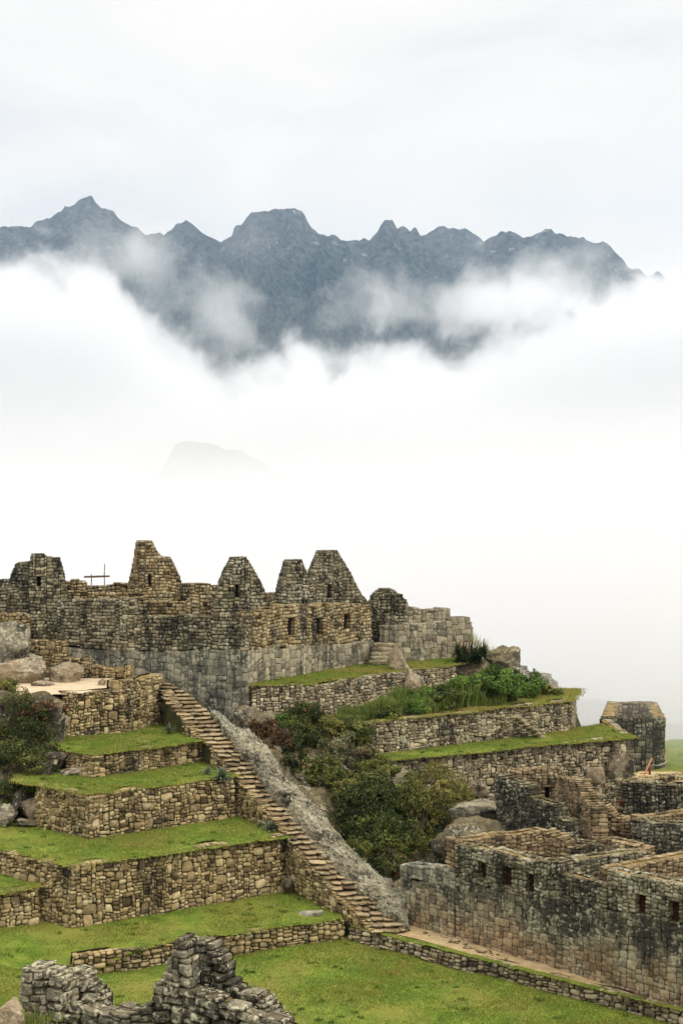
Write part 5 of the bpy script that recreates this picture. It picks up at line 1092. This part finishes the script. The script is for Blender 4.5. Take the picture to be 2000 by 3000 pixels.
# lawn grass
c_ = np.concatenate(BL['c']); h_ = np.concatenate(BL['h']); t2 = np.concatenate(BL['t'])
kp = c_[:, 1] > 40
tag(blades_mesh('grass', c_[kp], h_[kp], t2[kp], M_BLADE, width=.55, lean=.9), kind='stuff')
print('BLADES', kp.sum())
# ------------------------------------------------------------ valley clouds, ruin fog and haze
def box_mesh(name, x0, x1, y0, y1, z0, z1, mat):
    V = [(x, y, z) for x in (x0, x1) for y in (y0, y1) for z in (z0, z1)]
    Fc = [(0, 1, 3, 2), (4, 6, 7, 5), (0, 4, 5, 1), (2, 3, 7, 6), (0, 2, 6, 4), (1, 5, 7, 3)]
    return mesh_np(name, V, Fc, mat)
def vol_mat(name):
    m = bpy.data.materials.new(name); m.use_nodes = True
    t = m.node_tree; t.nodes.clear()
    o = N(t, 'ShaderNodeOutputMaterial'); v = N(t, 'ShaderNodeVolumePrincipled')
    t.links.new(v.outputs[0], o.inputs['Volume'])
    v.inputs['Color'].default_value = (0.955, 0.958, 0.960, 1); v.inputs['Anisotropy'].default_value = 0.5
    return m, t, v
def cloud_mat():
    m, t, v = vol_mat('valley_cloud')
    L = t.links.new
    g = N(t, 'ShaderNodeNewGeometry'); s = N(t, 'ShaderNodeSeparateXYZ'); L(g.outputs['Position'], s.inputs[0])
    n1 = N(t, 'ShaderNodeTexNoise', inp={'Scale': 0.012, 'Detail': 8.0, 'Roughness': 0.64, 'Distortion': 0.3})
    mpg = N(t, 'ShaderNodeMapping', inp={'Scale': (1, .35, 1)}); L(g.outputs['Position'], mpg.inputs[0]); L(mpg.outputs[0], n1.inputs[0])
    nn = math2(t, 'SUBTRACT', n1.outputs[0], 0.5)
    DC = 2300
    TOP = [(-1200, 600), (-200, 720), (0, 775), (130, 775), (250, 770), (330, 800), (400, 880), (480, 950), (560, 1010), (640, 1075), (700, 1105), (800, 1065), (900, 1035), (980, 1060), (1060, 1010), (1150, 1000), (1250, 1050),
           (1350, 1040), (1450, 1000), (1540, 970), (1640, 920), (1750, 872), (1850, 838), (1920, 812), (2000, 795), (2300, 780), (3200, 650)]
    X0, X1, Z0, Z1 = -1300, 1300, 150, 550
    u = N(t, 'ShaderNodeMapRange', inp={'From Min': X0, 'From Max': X1}); L(s.outputs[0], u.inputs[0])
    fc = N(t, 'ShaderNodeFloatCurve'); cv = fc.mapping.curves[0]
    pts = [((( p[0] - 1000) * DC / F - X0) / (X1 - X0), ((1500 - p[1]) * DC / F - Z0) / (Z1 - Z0)) for p in TOP]
    pts = [(0, pts[0][1])] + [p for p in pts if 0.01 < p[0] < 0.99] + [(1, pts[-1][1])]
    while len(cv.points) < len(pts): cv.points.new(0.5, 0.5)
    for i, p in enumerate(pts): cv.points[i].location = (min(1, max(0, p[0])), min(1, max(0, p[1])))
    fc.mapping.update()
    L(u.outputs[0], fc.inputs[1])
    top = math2(t, 'MULTIPLY_ADD', fc.outputs[0], Z1 - Z0, Z0)
    d = math2(t, 'SUBTRACT', top, s.outputs[2])
    d = math2(t, 'MULTIPLY_ADD', nn, 330, d)
    den = N(t, 'ShaderNodeMapRange', interpolation_type='SMOOTHSTEP', inp={'From Min': -22, 'From Max': 80, 'To Min': 0, 'To Max': 1.0}); L(d, den.inputs[0])
    tot = den.outputs[0]
    # thinner wisps drifting across the slopes: centre px, centre py, half-size m
    WISPS = [(1330, 890, 210, 42, .6), (1500, 850, 90, 45, .45), (330, 740, 60, 45, .35), (430, 830, 70, 70, .3), (650, 920, 60, 75, .4), (1650, 880, 120, 60, .5), (720, 700, 50, 50, .05)]
    for (px, py, rx, rz, k) in WISPS:
        c = P(px, py, DC)
        dx = math2(t, 'MULTIPLY', math2(t, 'SUBTRACT', s.outputs[0], float(c[0])), 1 / rx)
        dz = math2(t, 'MULTIPLY', math2(t, 'SUBTRACT', s.outputs[2], float(c[2])), 1 / rz)
        r2 = math2(t, 'ADD', math2(t, 'MULTIPLY', dx, dx), math2(t, 'MULTIPLY', dz, dz))
        r = math2(t, 'MULTIPLY_ADD', nn, -4.2, math2(t, 'SQRT', r2))
        q = N(t, 'ShaderNodeMapRange', interpolation_type='SMOOTHSTEP', inp={'From Min': 1.3, 'From Max': 0.0, 'To Min': 0, 'To Max': k}); L(r, q.inputs[0])
        tot = math2(t, 'ADD', tot, math2(t, 'MULTIPLY', q.outputs[0], 0.45))
    L(math2(t, 'MULTIPLY', tot, CLOUD_K), v.inputs['Density'])
    m.cycles.volume_step_rate = 0.6
    return m
CLOUD_K = 0.017
tag(box_mesh('cloud_bank', -1300, 1300, 2130, 2450, -440, 640, cloud_mat()), kind='stuff')
mh, th, vh = vol_mat('haze')
vh.inputs['Color'].default_value = (0.52, 0.75, 1.0, 1); vh.inputs['Density'].default_value = 0.00007
tag(box_mesh('haze', -9500, 9500, -400, 5600, -560, 1250, mh), kind='stuff')

def fog_mat():
    m, t, v = vol_mat('ruin_fog')
    v.inputs['Color'].default_value = (.935, .94, .945, 1)
    L = t.links.new
    g = N(t, 'ShaderNodeNewGeometry'); s = N(t, 'ShaderNodeSeparateXYZ'); L(g.outputs['Position'], s.inputs[0])
    n1 = N(t, 'ShaderNodeTexNoise', inp={'Scale': 0.03, 'Detail': 3.0, 'Roughness': 0.55}); L(g.outputs['Position'], n1.inputs[0])
    nn = math2(t, 'SUBTRACT', n1.outputs[0], 0.5)
    a = N(t, 'ShaderNodeMapRange', interpolation_type='SMOOTHSTEP', inp={'From Min': 93, 'From Max': 140, 'To Min': 0, 'To Max': 1}); L(math2(t, 'MULTIPLY_ADD', math2(t, 'SUBTRACT', s.outputs[0], 10.0), .8, math2(t, 'MULTIPLY_ADD', nn, 30, s.outputs[1])), a.inputs[0])
    zt = math2(t, 'MULTIPLY_ADD', nn, 30, s.outputs[2])
    b = N(t, 'ShaderNodeMapRange', interpolation_type='SMOOTHSTEP', inp={'From Min': 13, 'From Max': -24, 'To Min': 0, 'To Max': 1}); L(zt, b.inputs[0])
    L(math2(t, 'MULTIPLY', math2(t, 'MULTIPLY', a.outputs[0], b.outputs[0]), 0.06), v.inputs['Density'])
    return m
tag(box_mesh('valley_fog', -260, 260, 90, 420, -120, 60, fog_mat()), kind='stuff')

def mist_mat():
    m, t, v = vol_mat('drifting_mist')
    L = t.links.new
    g = N(t, 'ShaderNodeNewGeometry'); s = N(t, 'ShaderNodeSeparateXYZ'); L(g.outputs['Position'], s.inputs[0])
    n1 = N(t, 'ShaderNodeTexNoise', inp={'Scale': 0.012, 'Detail': 4.0, 'Roughness': 0.55}); L(g.outputs['Position'], n1.inputs[0])
    nn = math2(t, 'SUBTRACT', n1.outputs[0], 0.5)
    zt = math2(t, 'MULTIPLY_ADD', nn, 90, s.outputs[2])
    b = N(t, 'ShaderNodeMapRange', interpolation_type='SMOOTHSTEP', inp={'From Min': 95, 'From Max': 25, 'To Min': 0, 'To Max': 1}); L(zt, b.inputs[0])
    k = math2(t, 'MULTIPLY_ADD', nn, 0.010, 0.0034)
    L(math2(t, 'MULTIPLY', b.outputs[0], math2(t, 'MAXIMUM', k, 0.0006)), v.inputs['Density'])
    return m
tag(box_mesh('drifting_mist', -500, 500, 560, 1130, -200, 110, mist_mat()), kind='stuff')
